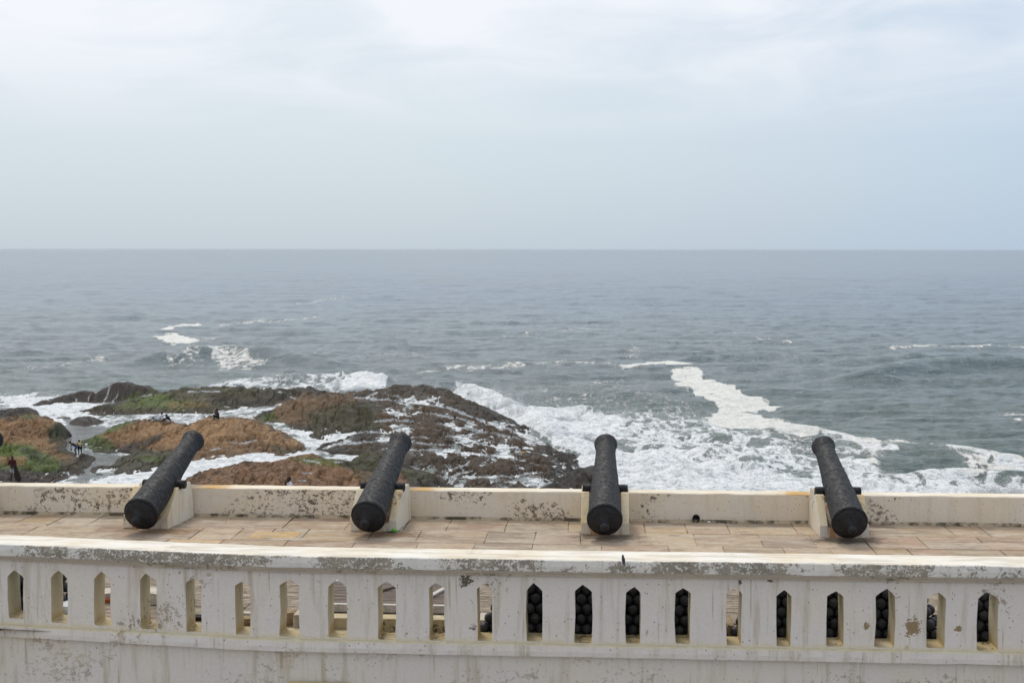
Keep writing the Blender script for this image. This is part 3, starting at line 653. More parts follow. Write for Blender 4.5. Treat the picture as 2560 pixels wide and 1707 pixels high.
# bottle by the second cradle
bp = unp(985, 1326, z=0.03)
bt = empty('plastic_bottle', (bp[0] - 0.10, bp[1], 0.006)); bt.scale = (.75, .75, .75); tagp(bt, 'clear plastic bottle with bright green cap lying at the foot of the second cradle', 'bottle')
V, Fc = revolve([(0.0, 0.0), (0.0, 0.028), (-0.02, 0.032), (-0.14, 0.031), (-0.15, 0.026), (-0.15, 0.0)], 16)
mgls = MT('clear plastic', 0.12, 0.5); mgls.b.inputs['Transmission Weight'].default_value = 0.85; mgls.b.inputs['Base Color'].default_value = (0.85, 0.88, 0.86, 1); mgls.b.inputs['Roughness'].default_value = 0.25
me = pydata('bottle_body', [(v[1] + 0.08, v[0], v[2] + 0.032) for v in V], Fc, True); link('bottle_body', me, mgls.m, bt)
V, Fc = revolve([(0.0, 0.0), (0.0, 0.034), (0.07, 0.034), (0.075, 0.028), (0.10, 0.02), (0.13, 0.02), (0.13, 0.0)], 16)
me = pydata('cap', [(v[1] + 0.082, v[0], v[2] + 0.035) for v in V], Fc, True); link('bottle_cap', me, plain('green plastic', (0.10, 0.48, 0.03), 0.4, 0.5, 0.1), bt)
lp = unp(1777, 1316, z=0.02)
bm = bmesh.new(); bmesh.ops.create_icosphere(bm, subdivisions=3, radius=0.022)
for v in bm.verts: v.co *= 1 + 0.35 * float(fbm(v.co.x * 70, v.co.y * 70 + v.co.z * 50, 3, 8)); v.co.x *= 1.5
o = link('paper_scrap', bm_mesh(bm, 'scrap'), plain('crumpled paper', (0.75, 0.74, 0.70), 0.9)); o.location = (lp[0], 24.88, 0.022); tagp(o, 'small crumpled white scrap on the paving right of the drain hole', 'litter')
# bird on the cap
bp = unp(1558, 1410, z=1.082)
bird = empty('bird', (bp[0], min(bp[1], 17.0), 1.082), R_(14)); tagp(bird, 'small dark swallow perched on the front edge of the balustrade cap', 'bird')
def blob(name, pts, mat, parent, vox=0.0035, sm=True, mirror=False):
    """one continuous surface from tapered capsules: pts = list of (p0, r0, p1, r1[, flatten])"""
    bm = bmesh.new()
    for p0, r0, p1, r1 in pts:
        p0, p1 = Vector(p0), Vector(p1); d = p1 - p0; Ln = max(d.length, 1e-5); q = d.to_track_quat('Z', 'Y').to_matrix().to_4x4(); ns = 12
        rings = []
        prof = [(-r0 * math.cos(a), r0 * math.sin(a)) for a in (0.05, 0.5, 1.0, 1.57)] + [(Ln + r1 * math.sin(a), r1 * math.cos(a)) for a in (0, 0.57, 1.07, 1.52)]
        for s, r in prof: rings.append([bm.verts.new(p0 + q.to_3x3() @ Vector((r * math.cos(2 * math.pi * k / ns), r * math.sin(2 * math.pi * k / ns), s))) for k in range(ns)])
        for a, b_ in zip(rings[:-1], rings[1:]):
            for k in range(ns): bm.faces.new((a[k], a[(k + 1) % ns], b_[(k + 1) % ns], b_[k]))
        bm.faces.new(rings[0][::-1]); bm.faces.new(rings[-1])
    me = bm_mesh(bm, name); o = link(name, me, None)
    md = o.modifiers.new('r', 'REMESH'); md.mode = 'VOXEL'; md.voxel_size = vox; md.use_smooth_shade = True
    ms = o.modifiers.new('s', 'SMOOTH'); ms.iterations = 3; ms.factor = 0.5
    dg = bpy.context.evaluated_depsgraph_get(); dg.update(); me2 = bpy.data.meshes.new_from_object(o.evaluated_get(dg)); me2.name = name
    o.modifiers.clear(); o.data = me2; bpy.data.meshes.remove(me); me2.materials.clear(); me2.materials.append(mat)
    if parent is not None: o.parent = parent
    return o
M_bird = plain('dark plumage', (0.02, 0.021, 0.028), 0.5, 0.4, 0.4, 60)
bd = blob('body', [((0, -0.005, 0.045), 0.019, (0, 0.012, 0.075), 0.016), ((0, 0.012, 0.075), 0.015, (0, 0.017, 0.10), 0.013), ((0, 0.027, 0.10), 0.003, (0, 0.036, 0.099), 0.001), ((0, -0.02, 0.03), 0.010, (0, -0.05, 0.004), 0.004)], M_bird, bird)
for s in (-1, 1):
    link('wing', pydata('wing', [(s * 0.016, 0.006, 0.082), (s * 0.022, -0.008, 0.06), (s * 0.016, -0.03, 0.025), (s * 0.003, -0.066, -0.012), (s * 0.006, -0.03, 0.035), (s * 0.006, -0.018, 0.065), (s * 0.012, -0.03, 0.03)], [(0, 1, 5), (1, 6, 5), (1, 2, 6), (2, 3, 4), (2, 4, 6), (4, 5, 6)]), plain('slate wing', (0.035, 0.04, 0.055), 0.45, 0.4, 0.3, 60), bird)
    V, Fc = revolve([(0.0, 0.0015), (0.032, 0.002)], 8); me = pydata('leg', [(v[0] + s * 0.007, v[2] + 0.004, v[1]) for v in V], Fc); link('leg', me, M_bird, bird)

# ------------------------------------------------------------------ sea and rocks
Zf = 3.647
def zc(off, pts):      # enlarged-view coordinates -> photograph pixels
    return [(off + p[0] / Zf, 900 + p[1] / Zf) + tuple(p[2:]) for p in pts]
ROCKS = [  # name, outline (px, py, height above sea of the silhouette there), noise, back fall-off
 ('back', zc(0, [(290,432,0),(300,405,.15),(400,362,.7),(520,338,1.0),(680,292,1.5),(800,276,1.7),(900,282,1.8),(980,228,2.5),(1060,206,2.9),(1170,195,3.1),(1250,215,2.9),(1360,228,2.6),(1430,262,2.1),(1510,287,1.7),(1400,330,1.1),(1250,370,.5),(1100,390,0),(980,392,0),(850,380,0),(640,388,0),(520,405,0),(420,422,0)]), .22, 1.5),
 ('ridge', zc(0, [(650,488,0),(700,458,.35),(800,442,.6),(1000,405,1.0),(1200,345,1.5),(1350,315,1.8),(1500,287,2.0),(1700,257,2.2),(1900,250,2.2),(2180,240,2.3),(2334,256,2.2),(2464,262,2.1),(2674,262,2.0),(2734,250,2.1),(2884,255,2.0),(3034,295,1.5),(3134,300,1.2),(2950,340,.9),(2700,360,.8),(2620,360,.4),(2500,405,0),(2334,432,0),(2060,462,0),(1990,500,.1),(1850,520,.15),(1700,520,.1),(1560,500,0),(1400,500,0),(1250,505,0),(1040,512,0),(800,508,0)]), .22, 1.8),
 ('leftdark', zc(0, [(-300,470,.9),(-60,462,.9),(100,430,1.1),(240,420,1.2),(300,450,.9),(350,500,.3),(350,520,0),(180,535,0),(-20,560,0),(-300,560,0)]), .15, 1.0),
 ('leftbig', zc(0, [(-400,560,1.6),(-20,545,1.7),(200,522,2.0),(400,518,2.1),(520,540,2.0),(565,572,1.6),(600,640,.7),(607,672,.25),(560,700,0),(575,760,.1),(640,820,.15),(690,875,.2),(800,872,.2),(822,955,.1),(790,1035,0),(690,1080,0),(630,1112,0),(500,1135,0),(340,1150,0),(-20,1180,0),(-400,1200,0),(-700,1000,.6)]), .30, 1.0),
 ('midsmall', zc(0, [(625,570,0),(665,530,.35),(720,505,.55),(830,502,.6),(900,518,.5),(932,545,.2),(900,585,0),(780,615,0),(690,600,0)]), .12, .7),
 ('flatsmall', zc(0, [(440,520,.15),(520,508,.25),(600,506,.25),(635,522,.1),(560,535,0),(460,532,0)]), .05, .6),
 ('tan', zc(0, [(700,745,0),(800,700,.35),(900,648,.8),(1000,590,1.2),(1060,572,1.35),(1200,560,1.5),(1290,540,1.8),(1400,548,1.8),(1500,553,1.8),(1600,575,1.7),(1720,582,1.7),(1800,545,1.9),(1880,515,2.0),(1950,503,2.0),(2100,512,1.9),(2334,528,1.8),(2394,560,1.6),(2504,615,1.2),(2624,680,.9),(2714,735,.6),(2784,795,.1),(2734,850,0),(2574,875,0),(2434,862,0),(2334,852,0),(2150,872,0),(1950,892,0),(1780,925,0),(1600,880,.35),(1500,860,.3),(1400,850,.3),(1250,810,.35),(1100,800,.3),(1000,835,.05),(850,830,0),(740,790,0)]), .24, 1.2),
 ('shelf', zc(0, [(830,1020,0),(860,965,.1),(950,940,.15),(1060,940,.1),(1100,880,.2),(1300,810,.3),(1500,800,.3),(1640,860,.3),(1700,930,.1),(1600,1000,0),(1400,1010,0),(1200,1050,0),(1060,1065,0),(850,1060,0)]), .14, .6),
 ('front', zc(0, [(1690,1095,0),(1760,1050,.3),(1850,1012,.6),(2000,975,.8),(2150,950,.9),(2334,925,1.0),(2474,905,1.2),(2574,895,1.2),(2714,850,1.4),(2824,830,1.5),(2900,842,1.4),(2974,880,1.2),(3094,900,1.1),(3184,900,1.2),(3294,835,1.6),(3394,822,1.6),(3484,842,1.3),(3584,900,1.1),(3664,985,1.0),(3784,992,.9),(3894,1000,.8),(3954,1040,.5),(4084,1092,.25),(4174,1150,0),(4100,1300,0),(3300,1400,0),(2334,1420,0),(1700,1380,0),(1500,1200,0)]), .24, 1.4),
 ('mound', zc(640, [(120,485,.5),(130,455,.9),(180,405,1.3),(300,355,1.8),(430,325,2.1),(600,310,2.3),(750,305,2.4),(860,332,2.3),(1010,372,2.1),(1110,440,1.5),(1120,540,.9),(1090,585,.6),(1060,635,.2),(900,690,0),(760,700,0),(640,742,0),(555,735,0),(480,680,0),(390,640,0),(200,585,.1),(60,555,.3),(-20,500,.2)]), .24, 1.6),
 ('cascade', zc(640, [(800,300,1.9),(900,288,2.0),(1050,290,2.1),(1150,256,2.5),(1300,236,2.7),(1500,232,2.7),(1700,252,2.5),(1800,292,2.2),(1860,335,1.8),(2000,380,1.3),(2090,415,1.0),(2250,490,.6),(2350,530,.45),(2450,590,.4),(2570,650,.25),(2660,720,.1),(2740,810,0),(2980,880,0),(2960,960,0),(2900,1020,0),(2800,1160,0),(2500,1400,0),(1800,1400,0),(1700,1080,.2),(1500,990,.3),(1250,870,.5),(1000,810,.5),(700,820,.3),(560,800,.1),(620,750,.1),(900,680,.4),(1080,590,1.0),(1100,480,1.7),(1000,370,2.0)]), .30, 1.0),
 ('boulders', zc(1280, [(350,1062,.0),(380,1040,.4),(440,1030,.5),(500,1010,.6),(545,975,.9),(600,938,1.2),(650,965,1.0),(700,950,1.0),(750,965,.8),(790,1040,.4),(850,1110,.1),(900,1200,0),(700,1240,0),(500,1200,0),(440,1110,0)]), .25, .7),
 ('lowrock', zc(1280, [(240,1170,.1),(300,1125,.5),(380,1115,.6),(470,1130,.5),(540,1170,.2),(500,1260,0),(280,1260,0)]), .15, .6),
]
HS = dict(back=.58, ridge=.45, leftdark=.6, leftbig=.8, tan=.7, mound=.8, cascade=.85, front=.85, midsmall=.8)
def terrain(X, Y):
    n1 = ridged(X / 2.6 + Y * 0.08, Y / 6.5 - X * 0.05, 4, 3) ; n2 = fbm(X / 0.9, Y / 2.4, 4, 11); n3 = ridged(X / 0.75 + Y * .25, Y / 1.3 + .6 * n2, 4, 19); n4 = fbm(X / .22, Y / .45, 3, 23)
    crk = np.exp(-(fbm(X / 2.8 + Y * .12, Y / 5.5 - X * .1, 4, 71) / .035)**2) + .7 * np.exp(-(fbm(X / 1.1, Y / 3.2 + X * .3, 3, 75) / .04)**2)
    wx = 0.45 * fbm(X / 1.6, Y / 3.5, 3, 31); wy = 1.3 * fbm(X / 1.9 + 50, Y / 4.5, 3, 37)
    Z = np.full(X.shape, -1.6); XX, YY = X + wx, Y + wy * 0.6
    casc = np.zeros(X.shape)
    for name, pts, amp, fall in ROCKS:
        pts = [(p[0], p[1], p[2] * HS.get(name, 1.0)) for p in pts]
        W = np.array([list(unp(p[0], p[1], z=SEA + p[2])[:2]) + [p[2]] for p in pts])
        bb = (XX > W[:, 0].min() - 5) & (XX < W[:, 0].max() + 5) & (YY > W[:, 1].min() - 8) & (YY < W[:, 1].max() + 8)
        x, y = XX[bb], YY[bb]
        S = 0.45
        sd = poly_sd(x, y * S, np.stack([W[:, 0], W[:, 1] * S], 1)) 
        # heights from densified outline by inverse distance
        num = np.zeros(x.shape); den = np.zeros(x.shape); n = len(W)
        for i in range(n):
            for f in (0, .5):
                q = W[i] * (1 - f) + W[(i + 1) % n] * f
                w_ = 1 / (((x - q[0])**2 + ((y - q[1]) * S)**2) + 0.05)**1.6; num += w_ * q[2]; den += w_
        h = num / den; ins = np.clip(sd, 0, 3)
        h = h + 0.22 * (1 - np.exp(-ins / 0.8)) 
        f_out = np.where(sd < 0, np.exp(-(sd / (fall * 0.5))**2), 1.0)
        nn = amp * (2.4 * (n1[bb] - 0.66) + 1.25 * n2[bb] + 1.0 * (n3[bb] - .6) + .45 * n4[bb])
        edge = sstep(-0.2, 0.7, sd)
        if name == 'cascade': nn = nn * .80 + .03 + .10 * fbm(x / 1.2 + y * .1, y / 3.5, 3, 29)
        zt = h + nn * (0.35 + 0.65 * edge); st = zt * 2.1 + .14 * x + .8 * n2[bb]; st = st - np.floor(st); zt = zt + (.13 * (np.clip(st * 1.6, 0, 1) - st) * 2 - .30 * crk[bb]) * edge
        z = zt * f_out - (1 - f_out) * 1.6 - 0.06
        Zb = Z[bb]; Z[bb] = np.maximum(Zb, z)
        if name == 'cascade': casc[bb] = np.maximum(casc[bb], sstep(-0.3, 0.6, sd) * 1.0); hb = np.zeros(X.shape); hb[bb] = h * f_out * sstep(-0.6, 0.6, sd)
    return Z, casc, hb
def rowsY(a, b, n):      # rows evenly spaced in viewing angle
    return 1.0 / np.linspace(1.0 / a, 1.0 / b, n)
tt = np.linspace(-0.56, 0.075, 1250); yy = rowsY(72, 182, 420)
Y, T_ = np.meshgrid(yy, tt, indexing='ij'); X = Y * T_
Zr, casc, hb = terrain(X, Y)
PX, PY = proj(X, Y, Zr + SEA)
ZX, ZY = PX * Zf, (PY - 900) * Zf            # enlarged-view coordinates of the rock surface
TAN = np.array((0.44, 0.250, 0.105)); RED = np.array((0.30, 0.145, 0.070)); GRN = np.array((0.135, 0.215, 0.022)); OLV = np.array((0.092, 0.084, 0.026)); DRK = np.array((0.050, 0.038, 0.026)); BRN = np.array((0.100, 0.062, 0.026)); GRY = np.array((0.076, 0.062, 0.054)); DGR = np.array((0.035, 0.062, 0.020))
colr = np.ones(X.shape + (3,)) * DRK
nA = fbm(X / 1.3, Y / 3.2, 5, 51, .6); nB = fbm(X / .5, Y / 1.3, 4, 57, .6); nC = fbm(X / 3.5, Y / 7, 3, 63)
def paint(P, c, k=1.0, soft=60, warp=70):
    global colr
    sd = poly_sd(ZX + warp * nA, (ZY + warp * .45 * nB) * 1.6, [(a, b * 1.6) for a, b in P]); f = (sstep(-soft, soft, sd + soft * 1.1 * nB) * k)[..., None]
    colr = colr * (1 - f) + c * f
b_ = lambda pts: [(p[0] + 2334, p[1]) for p in pts]; c3 = lambda pts: [(p[0] + 4668, p[1]) for p in pts]
paint([(280,180),(1550,180),(1500,300),(1200,390),(300,430)], GRY)
paint([(660,500),(1000,400),(1300,310),(1600,250),(2200,240),(2750,250),(2750,330),(2334,440),(1500,520)], OLV)
paint([(1900,330),(2700,255),(3150,290),(2700,400),(2350,430),(1900,400)], DRK, .8)
paint([(1250,330),(1500,310),(1600,370),(1750,380),(1880,400),(1600,460),(1400,440),(1150,470),(1000,440)], GRN, .75)
paint([(1500,400),(1900,370),(1900,420),(1550,450)], TAN, .5, 40)
paint([(2050,260),(2300,300),(2334,360),(2200,370),(2100,330)], OLV*1.3, .6, 40)
paint([(700,440),(1000,420),(1500,470),(1500,510),(800,510)], BRN, .7)
paint([(-500,430),(350,420),(350,540),(-500,560)], GRY * .8)
paint([(180,500),(360,500),(350,530),(180,535)], GRN, .8, 20, 20)
paint([(-700,560),(400,510),(560,560),(600,700),(520,800),(700,900),(700,960),(300,1000),(-700,1200)], TAN)
paint([(0,640),(250,560),(420,640),(300,700),(100,720)], RED, .5)
paint([(-400,760),(100,740),(260,770),(430,850),(600,940),(560,1040),(200,1020),(-400,1100)], GRN, .95, 40, 40)
paint([(130,770),(330,820),(430,920),(380,960),(260,900)], DGR, .7, 40, 40)
paint([(430,640),(520,570),(580,560),(600,660),(570,740),(460,760)], DGR, .9, 35, 30)
paint([(500,760),(620,800),(680,860),(560,850)], DGR, .9, 30, 20)
paint([(-400,860),(240,880),(230,960),(100,950),(-400,960)], TAN, .8, 30, 40)
paint([(550,930),(830,880),(830,1030),(700,1060),(520,1000)], OLV * .8, .9, 40, 40)
paint([(-700,990),(800,1010),(700,1150),(-700,1300)], GRY * 1.1, .9, 40, 60); paint([(300,1040),(760,1030),(600,1100),(300,1090)], np.array((.13,.085,.06)), .6, 30, 50)
paint([(620,500),(940,500),(930,600),(700,620)], GRY)
paint([(880,690),(1060,600),(1300,530),(1700,570),(1900,500),(2334,520),(2500,610),(2640,690),(2800,800),(2700,860),(1750,920),(1640,860),(1300,800),(1250,760),(1500,690),(1500,660),(1100,800),(950,760)], TAN)
paint([(730,730),(880,640),(980,560),(1210,565),(1080,630),(1000,660),(900,690),(1000,740),(1100,830),(800,830)], GRN * .8 + OLV * .2, .95, 35, 35)
paint([(1000,830),(1200,770),(1450,690),(1500,700),(1300,800),(1100,840)], DRK * .6, .85, 25, 25)  # shade of the crevice line put into the rock colour
paint([(1050,870),(1300,800),(1500,780),(1650,860),(1500,960),(900,1060),(830,1000)], OLV, 1, 40, 40)
paint([(1300,880),(1480,870),(1450,920),(1300,920)], GRN, .9, 30, 30); paint([(1280,790),(1560,740),(1640,800),(1400,830)], TAN, .9, 30, 30)
paint([(2400,760),(2640,800),(2760,800),(2730,860),(2500,870)], OLV, .8, 35)
paint([(2334,760),(2334,660),(2100,700),(2100,840)], RED * .8 + TAN * .2, .4, 60)
paint([(1500,1300),(1760,1050),(2100,960),(2334,915),(2760,840),(2950,860),(3100,940),(3150,1000),(3300,1010),(3640,990),(3700,1160),(3400,1500),(1500,1500)], RED * .55 + TAN * .4)
paint([(2680,900),(2900,890),(3150,900),(3140,970),(2800,950)], GRN, .7, 40, 50); paint([(3060,900),(3300,820),(3480,830),(3520,1000),(3300,1010),(3100,960)], OLV, .95, 40, 40)
paint([(3200,1020),(3640,1000),(3500,1100),(3300,1110)], OLV, .7, 50, 60); paint([(3620,990),(3900,990),(3980,1060),(3900,1120),(3700,1100)], OLV * .9, .95, 40)
paint([(2050,1090),(2334,960),(2200,1100)], RED, .4, 60)
paint(b_([(110,500),(180,400),(430,320),(760,300),(1000,350),(850,420),(700,500),(500,600),(200,600),(-50,560)]), BRN * .5 + TAN * .42)
paint(b_([(430,480),(850,380),(1130,430),(1130,600),(900,690),(620,730),(400,640),(500,560)]), OLV * .85, .9)
paint(b_([(500,330),(760,310),(1000,360),(760,400)]), BRN * 1.5, .5); paint(b_([(0,480),(110,480),(200,560),(60,570)]), GRN * .6, .8, 30)
paint(b_([(830,280),(1300,230),(1800,280),(2080,420),(1700,420),(1400,480),(1250,420),(1050,350)]), BRN * .8, .9)
paint(b_([(1100,380),(1500,400),(1700,520),(1250,520),(1130,480)]), BRN, .8); paint(b_([(1230,570),(1600,560),(1560,680),(1230,640)]), BRN * 1.15, .9, 40)
paint(b_([(1130,420),(1800,440),(2400,640),(2700,900),(2600,1160),(1800,1160),(1250,860),(1150,700)]), BRN * np.array((1.15, 1.0, .85)), .75)
paint(b_([(600,780),(1150,700),(1250,780),(1000,830)]), BRN, .8); paint(b_([(1340,840),(1900,850),(1900,1000),(1400,960)]), BRN * .8, .8)
colr = colr * (1 + 0.30 * nB + 0.15 * nC)[..., None]
# wet darker band just above the water
wet = sstep(0.55, 0.0, Zr)[..., None]; colr = colr * (1 - 0.45 * wet) + DRK * 0.45 * wet
colr = np.clip(colr, 0.004, 0.8)

# ---- water
def fft_tile(n, Lt, seed, wdir, lam_pk, rms, spread=2.0):
    rg = np.random.default_rng(seed); k = 2 * np.pi * np.fft.fftfreq(n, Lt / n); KX, KY = np.meshgrid(k, k); K = np.hypot(KX, KY); K[0, 0] = 1e9
    kp = 2 * np.pi / lam_pk; S = K**-4.0 * np.exp(-1.25 * (kp / K)**2) * np.abs((KX * wdir[0] + KY * wdir[1]) / K)**spread
    A = (rg.normal(size=(n, n)) + 1j * rg.normal(size=(n, n))) * np.sqrt(S); A[0, 0] = 0
    h = np.real(np.fft.ifft2(A)); dx = np.real(np.fft.ifft2(1j * KX / K * A)); dy = np.real(np.fft.ifft2(1j * KY / K * A))
    s = rms / h.std(); return h * s, dx * s, dy * s
def samp(tile, Lt, X, Y):
    n = tile.shape[0]; u = (X / Lt % 1) * n; v = (Y / Lt % 1) * n; i = np.floor(u).astype(int); j = np.floor(v).astype(int); fu, fv = u - i, v - j; i %= n; j %= n; i2, j2 = (i + 1) % n, (j + 1) % n
    return (tile[j, i] * (1 - fu) + tile[j, i2] * fu) * (1 - fv) + (tile[j2, i] * (1 - fu) + tile[j2, i2] * fu) * fv
wd1 = np.array((0.22, -0.975)); T1 = fft_tile(512, 173.0, 1, wd1, 16.0, 0.15, 5.0); T2 = fft_tile(512, 61.0, 2, np.array((-0.15, -0.99)), 6.0, 0.07, 5.0)
# foam sources in photograph pixels (from the full view at 2352 px: factor 1.0884)
q = 2560 / 2352.0
def Dp(P): return [(a * q, b * q) for a, b in P]
def foam_fields(PX, PY, X, Y):
    s = 0.35 + 0.65 * sstep(640, 1100, PY)               # detail scale in pixels shrinks with distance
    wx = (34 * fbm(X / 5, Y / 14, 4, 81) + 10 * fbm(X / 1.2, Y / 4, 3, 83)) * s; wy = (9 * fbm(X / 4 + 9, Y / 11, 4, 91) + 3 * fbm(X / .9, Y / 3, 3, 93)) * s
    A, B = PX + wx, PY + wy; cream = np.zeros(PX.shape); white = np.zeros(PX.shape)
    def ln(P, wpx, k, arr, sy=3.0):
        d = line_d(A, B, Dp(P), sy); np.maximum(arr, k * np.exp(-(d / wpx)**2), out=arr)
    def pg(P, soft, k, arr, sy=2.0):
        D = Dp(P); sd = poly_sd(A, B * sy, [(a, b * sy) for a, b in D]); np.maximum(arr, k * sstep(-soft, soft, sd), out=arr)
    # long cream tongue
    pg([(1548,850),(1600,850),(1622,864),(1680,885),(1685,892),(1700,912),(1800,930),(1785,942),(1735,942),(1702,944),(1800,962),(1850,982),(1895,1001),(1870,1012),(1780,1000),(1690,985),(1612,968),(1610,955),(1650,940),(1645,925),(1600,908),(1560,890),(1570,875),(1545,866)], 12, 1.12, cream)
    ln([(455,746),(420,749),(378,757)], 9, 1, cream); pg([(355,778),(405,766),(418,774),(460,784),(440,790),(395,789)], 7, 1, cream); ln([(450,784),(515,775)], 12, .42, cream)
    ln([(500,748),(560,741),(640,736),(740,727)], 10, .46, cream); ln([(690,699),(730,692),(800,686)], 10, .42, cream); ln([(1160,773),(1240,762),(1390,754)], 9, .42, cream)
    ln([(1430,842),(1520,838),(1586,842)], 9, .9, cream); ln([(960,850),(1200,841),(1300,836),(1430,842)], 14, .5, cream); ln([(1380,875),(1480,873),(1600,868)], 16, .40, cream)
    ln([(1460,800),(1450,818)], 26, .38, cream); ln([(1750,779),(1815,783)], 12, .5, cream); ln([(2050,796),(2130,795),(2200,798),(2352,797)], 9, .62, cream); ln([(1640,765),(1680,767)], 9, .42, cream)
    ln([(60,846),(130,840),(190,830),(240,826)], 14, .44, cream); ln([(820,820),(860,815),(990,810)], 14, .32, cream); ln([(700,812),(770,812)], 9, .36, cream)
    pg([(470,815),(500,802),(560,815),(610,832),(560,852),(500,850),(505,835)], 12, .50, cream); pg([(380,832),(470,818),(470,835),(390,845)], 12, .36, cream)
    pg([(1040,885),(1400,880),(1560,905),(1650,950),(1400,960),(1150,930)], 30, .27, cream)
    ln([(1880,1000),(1960,1018),(2060,1022),(2125,1030)], 26, 1.0, cream); ln([(1950,1020),(2010,1043),(2060,1044)], 22, .9, cream); ln([(2125,1030),(2200,1044),(2300,1056),(2352,1064),(2700,1085)], 22, 1.0, cream)
    ln([(2010,1035),(1995,1060),(1970,1080),(2010,1092)], 28, .7, cream); pg([(2200,1055),(2352,1055),(2352,1078),(2290,1084),(2230,1076)], 20, .66, cream); ln([(2300,1080),(2220,1100),(2130,1106)], 20, .95, cream)
    ln([(1850,985),(1900,1008),(1930,1040)], 26, .55, cream); ln([(2300,950),(2352,952)], 18, .48, cream); ln([(2330,965),(2352,967)], 16, .5, cream)
    pg([(1560,930),(1700,960),(1850,1010),(1900,1050),(1700,1040),(1560,990)], 30, .38, cream)
    # white water
    pg([(0,905),(100,900),(240,925),(240,980),(100,980),(0,975)], 22, .86, white); pg([(240,930),(480,900),(640,868),(700,880),(640,900),(300,950)], 14, .45, white)
    pg([(420,905),(560,868),(640,860),(640,890),(520,900)], 16, .60, white); pg([(640,890),(700,872),(760,870),(790,885),(790,905),(640,910)], 10, .55, white); pg([(772,872),(800,876),(850,878),(892,886),(900,900),(770,900)], 6, .95, white)
    pg([(0,925),(380,915),(700,925),(760,1010),(760,1070),(0,1200),(-200,1200),(-200,925)], 10, .56, white)   # between the rocks
    pg([(800,1010),(1060,890),(1450,1134),(1400,1200),(600,1200)], 10, .72, white)
    pg([(1040,885),(1110,896),(1170,930),(1300,950),(1410,962),(1450,985),(1400,1010),(1340,1010),(1420,1035),(1540,1050),(1640,1062),(1760,1080),(1860,1095),(1960,1098),(2100,1110),(2352,1122),(2900,1140),(2900,1250),(1100,1250),(1200,1000)], 14, .93, white)
    pg([(1380,950),(1500,985),(1640,1010),(1760,1030),(1860,1060),(1900,1090),(1500,1075),(1380,1000)], 26, .66, white)
    pg([(700,960),(800,970),(860,1040),(700,1030)], 10, .95, white); pg([(420,1040),(520,1020),(700,1010),(700,1120),(180,1120),(300,1075)], 10, .95, white)
    ln([(2260,1125),(2290,1100)], 26, .8, white)
    pg([(1860,1050),(1960,1062),(2010,1080),(2150,1092),(2352,1106),(2900,1128),(2900,1150),(1860,1110)], 16, .70, white)
    pg([(1880,1005),(1990,1015),(2120,1032),(2060,1052),(1990,1068),(1900,1060)], 22, .52, white); pg([(1400,940),(1560,940),(1700,985),(1880,1040),(1700,1050),(1450,990)], 30, .56, white)
    ln([(2130,1030),(2220,1050),(2352,1070)], 34, .55, white); ln([(1640,1000),(1760,1030),(1850,1060)], 34, .66, white)
    # the calm grey channel on the left has hardly any foam
    calm = sstep(-14, 10, poly_sd(A, B * 2, [(a, b * 2) for a, b in Dp([(148,962),(210,975),(290,985),(250,1000),(200,1015),(190,1035),(290,1050),(300,1060),(220,1075),(190,1110),(170,1110),(210,1060),(160,1030),(150,990)])]))
    white = white * (1 - calm * 0.93); return cream, white, calm
RIDG = [([(1165, 985), (1262, 1010), (1328, 1048), (1376, 1092)], 1.3, 1.7), ([(1382, 1040), (1470, 1046), (1570, 1070)], .8, 2.0), ([(1632, 1126), (1763, 1142), (1894, 1170)], .55, 1.6), ([(1404, 1130), (1524, 1152), (1740, 1180)], .5, 1.5), ([(838, 958), (900, 957), (958, 966)], .55, 1.5),
   # swell crests: polyline in photo px, height m, width m
 ([(390, 905), (520, 890), (600, 886), (690, 900), (800, 915)], 1.25, 3.2), ([(2180, 948), (2300, 930), (2440, 924), (2640, 922)], 1.5, 3.2), ([(2120, 905), (2300, 898), (2420, 902)], .7, 3.0), ([(1760, 900), (1900, 890), (2010, 898)], .8, 3.0),
 ([(1380, 985), (1480, 978), (1580, 990), (1650, 1005)], .55, 2.6), ([(2180, 1145), (2260, 1132), (2360, 1140), (2480, 1150)], .55, 2.6), ([(2340, 1195), (2430, 1188), (2540, 1196)], .6, 2.0), ([(60, 765), (130, 758), (200, 770)], .55, 6),
 ([(300, 795), (360, 790), (440, 800)], .5, 5), ([(620, 838), (760, 832), (880, 845)], .4, 5), ([(1550, 750), (1640, 745), (1780, 752)], .4, 8), ([(720, 960), (860, 950), (960, 962)], .8, 1.8), ([(740, 752), (840, 744), (940, 752)], .4, 7), ([(1900, 1098), (2000, 1085), (2080, 1100)], .5, 2.4)]
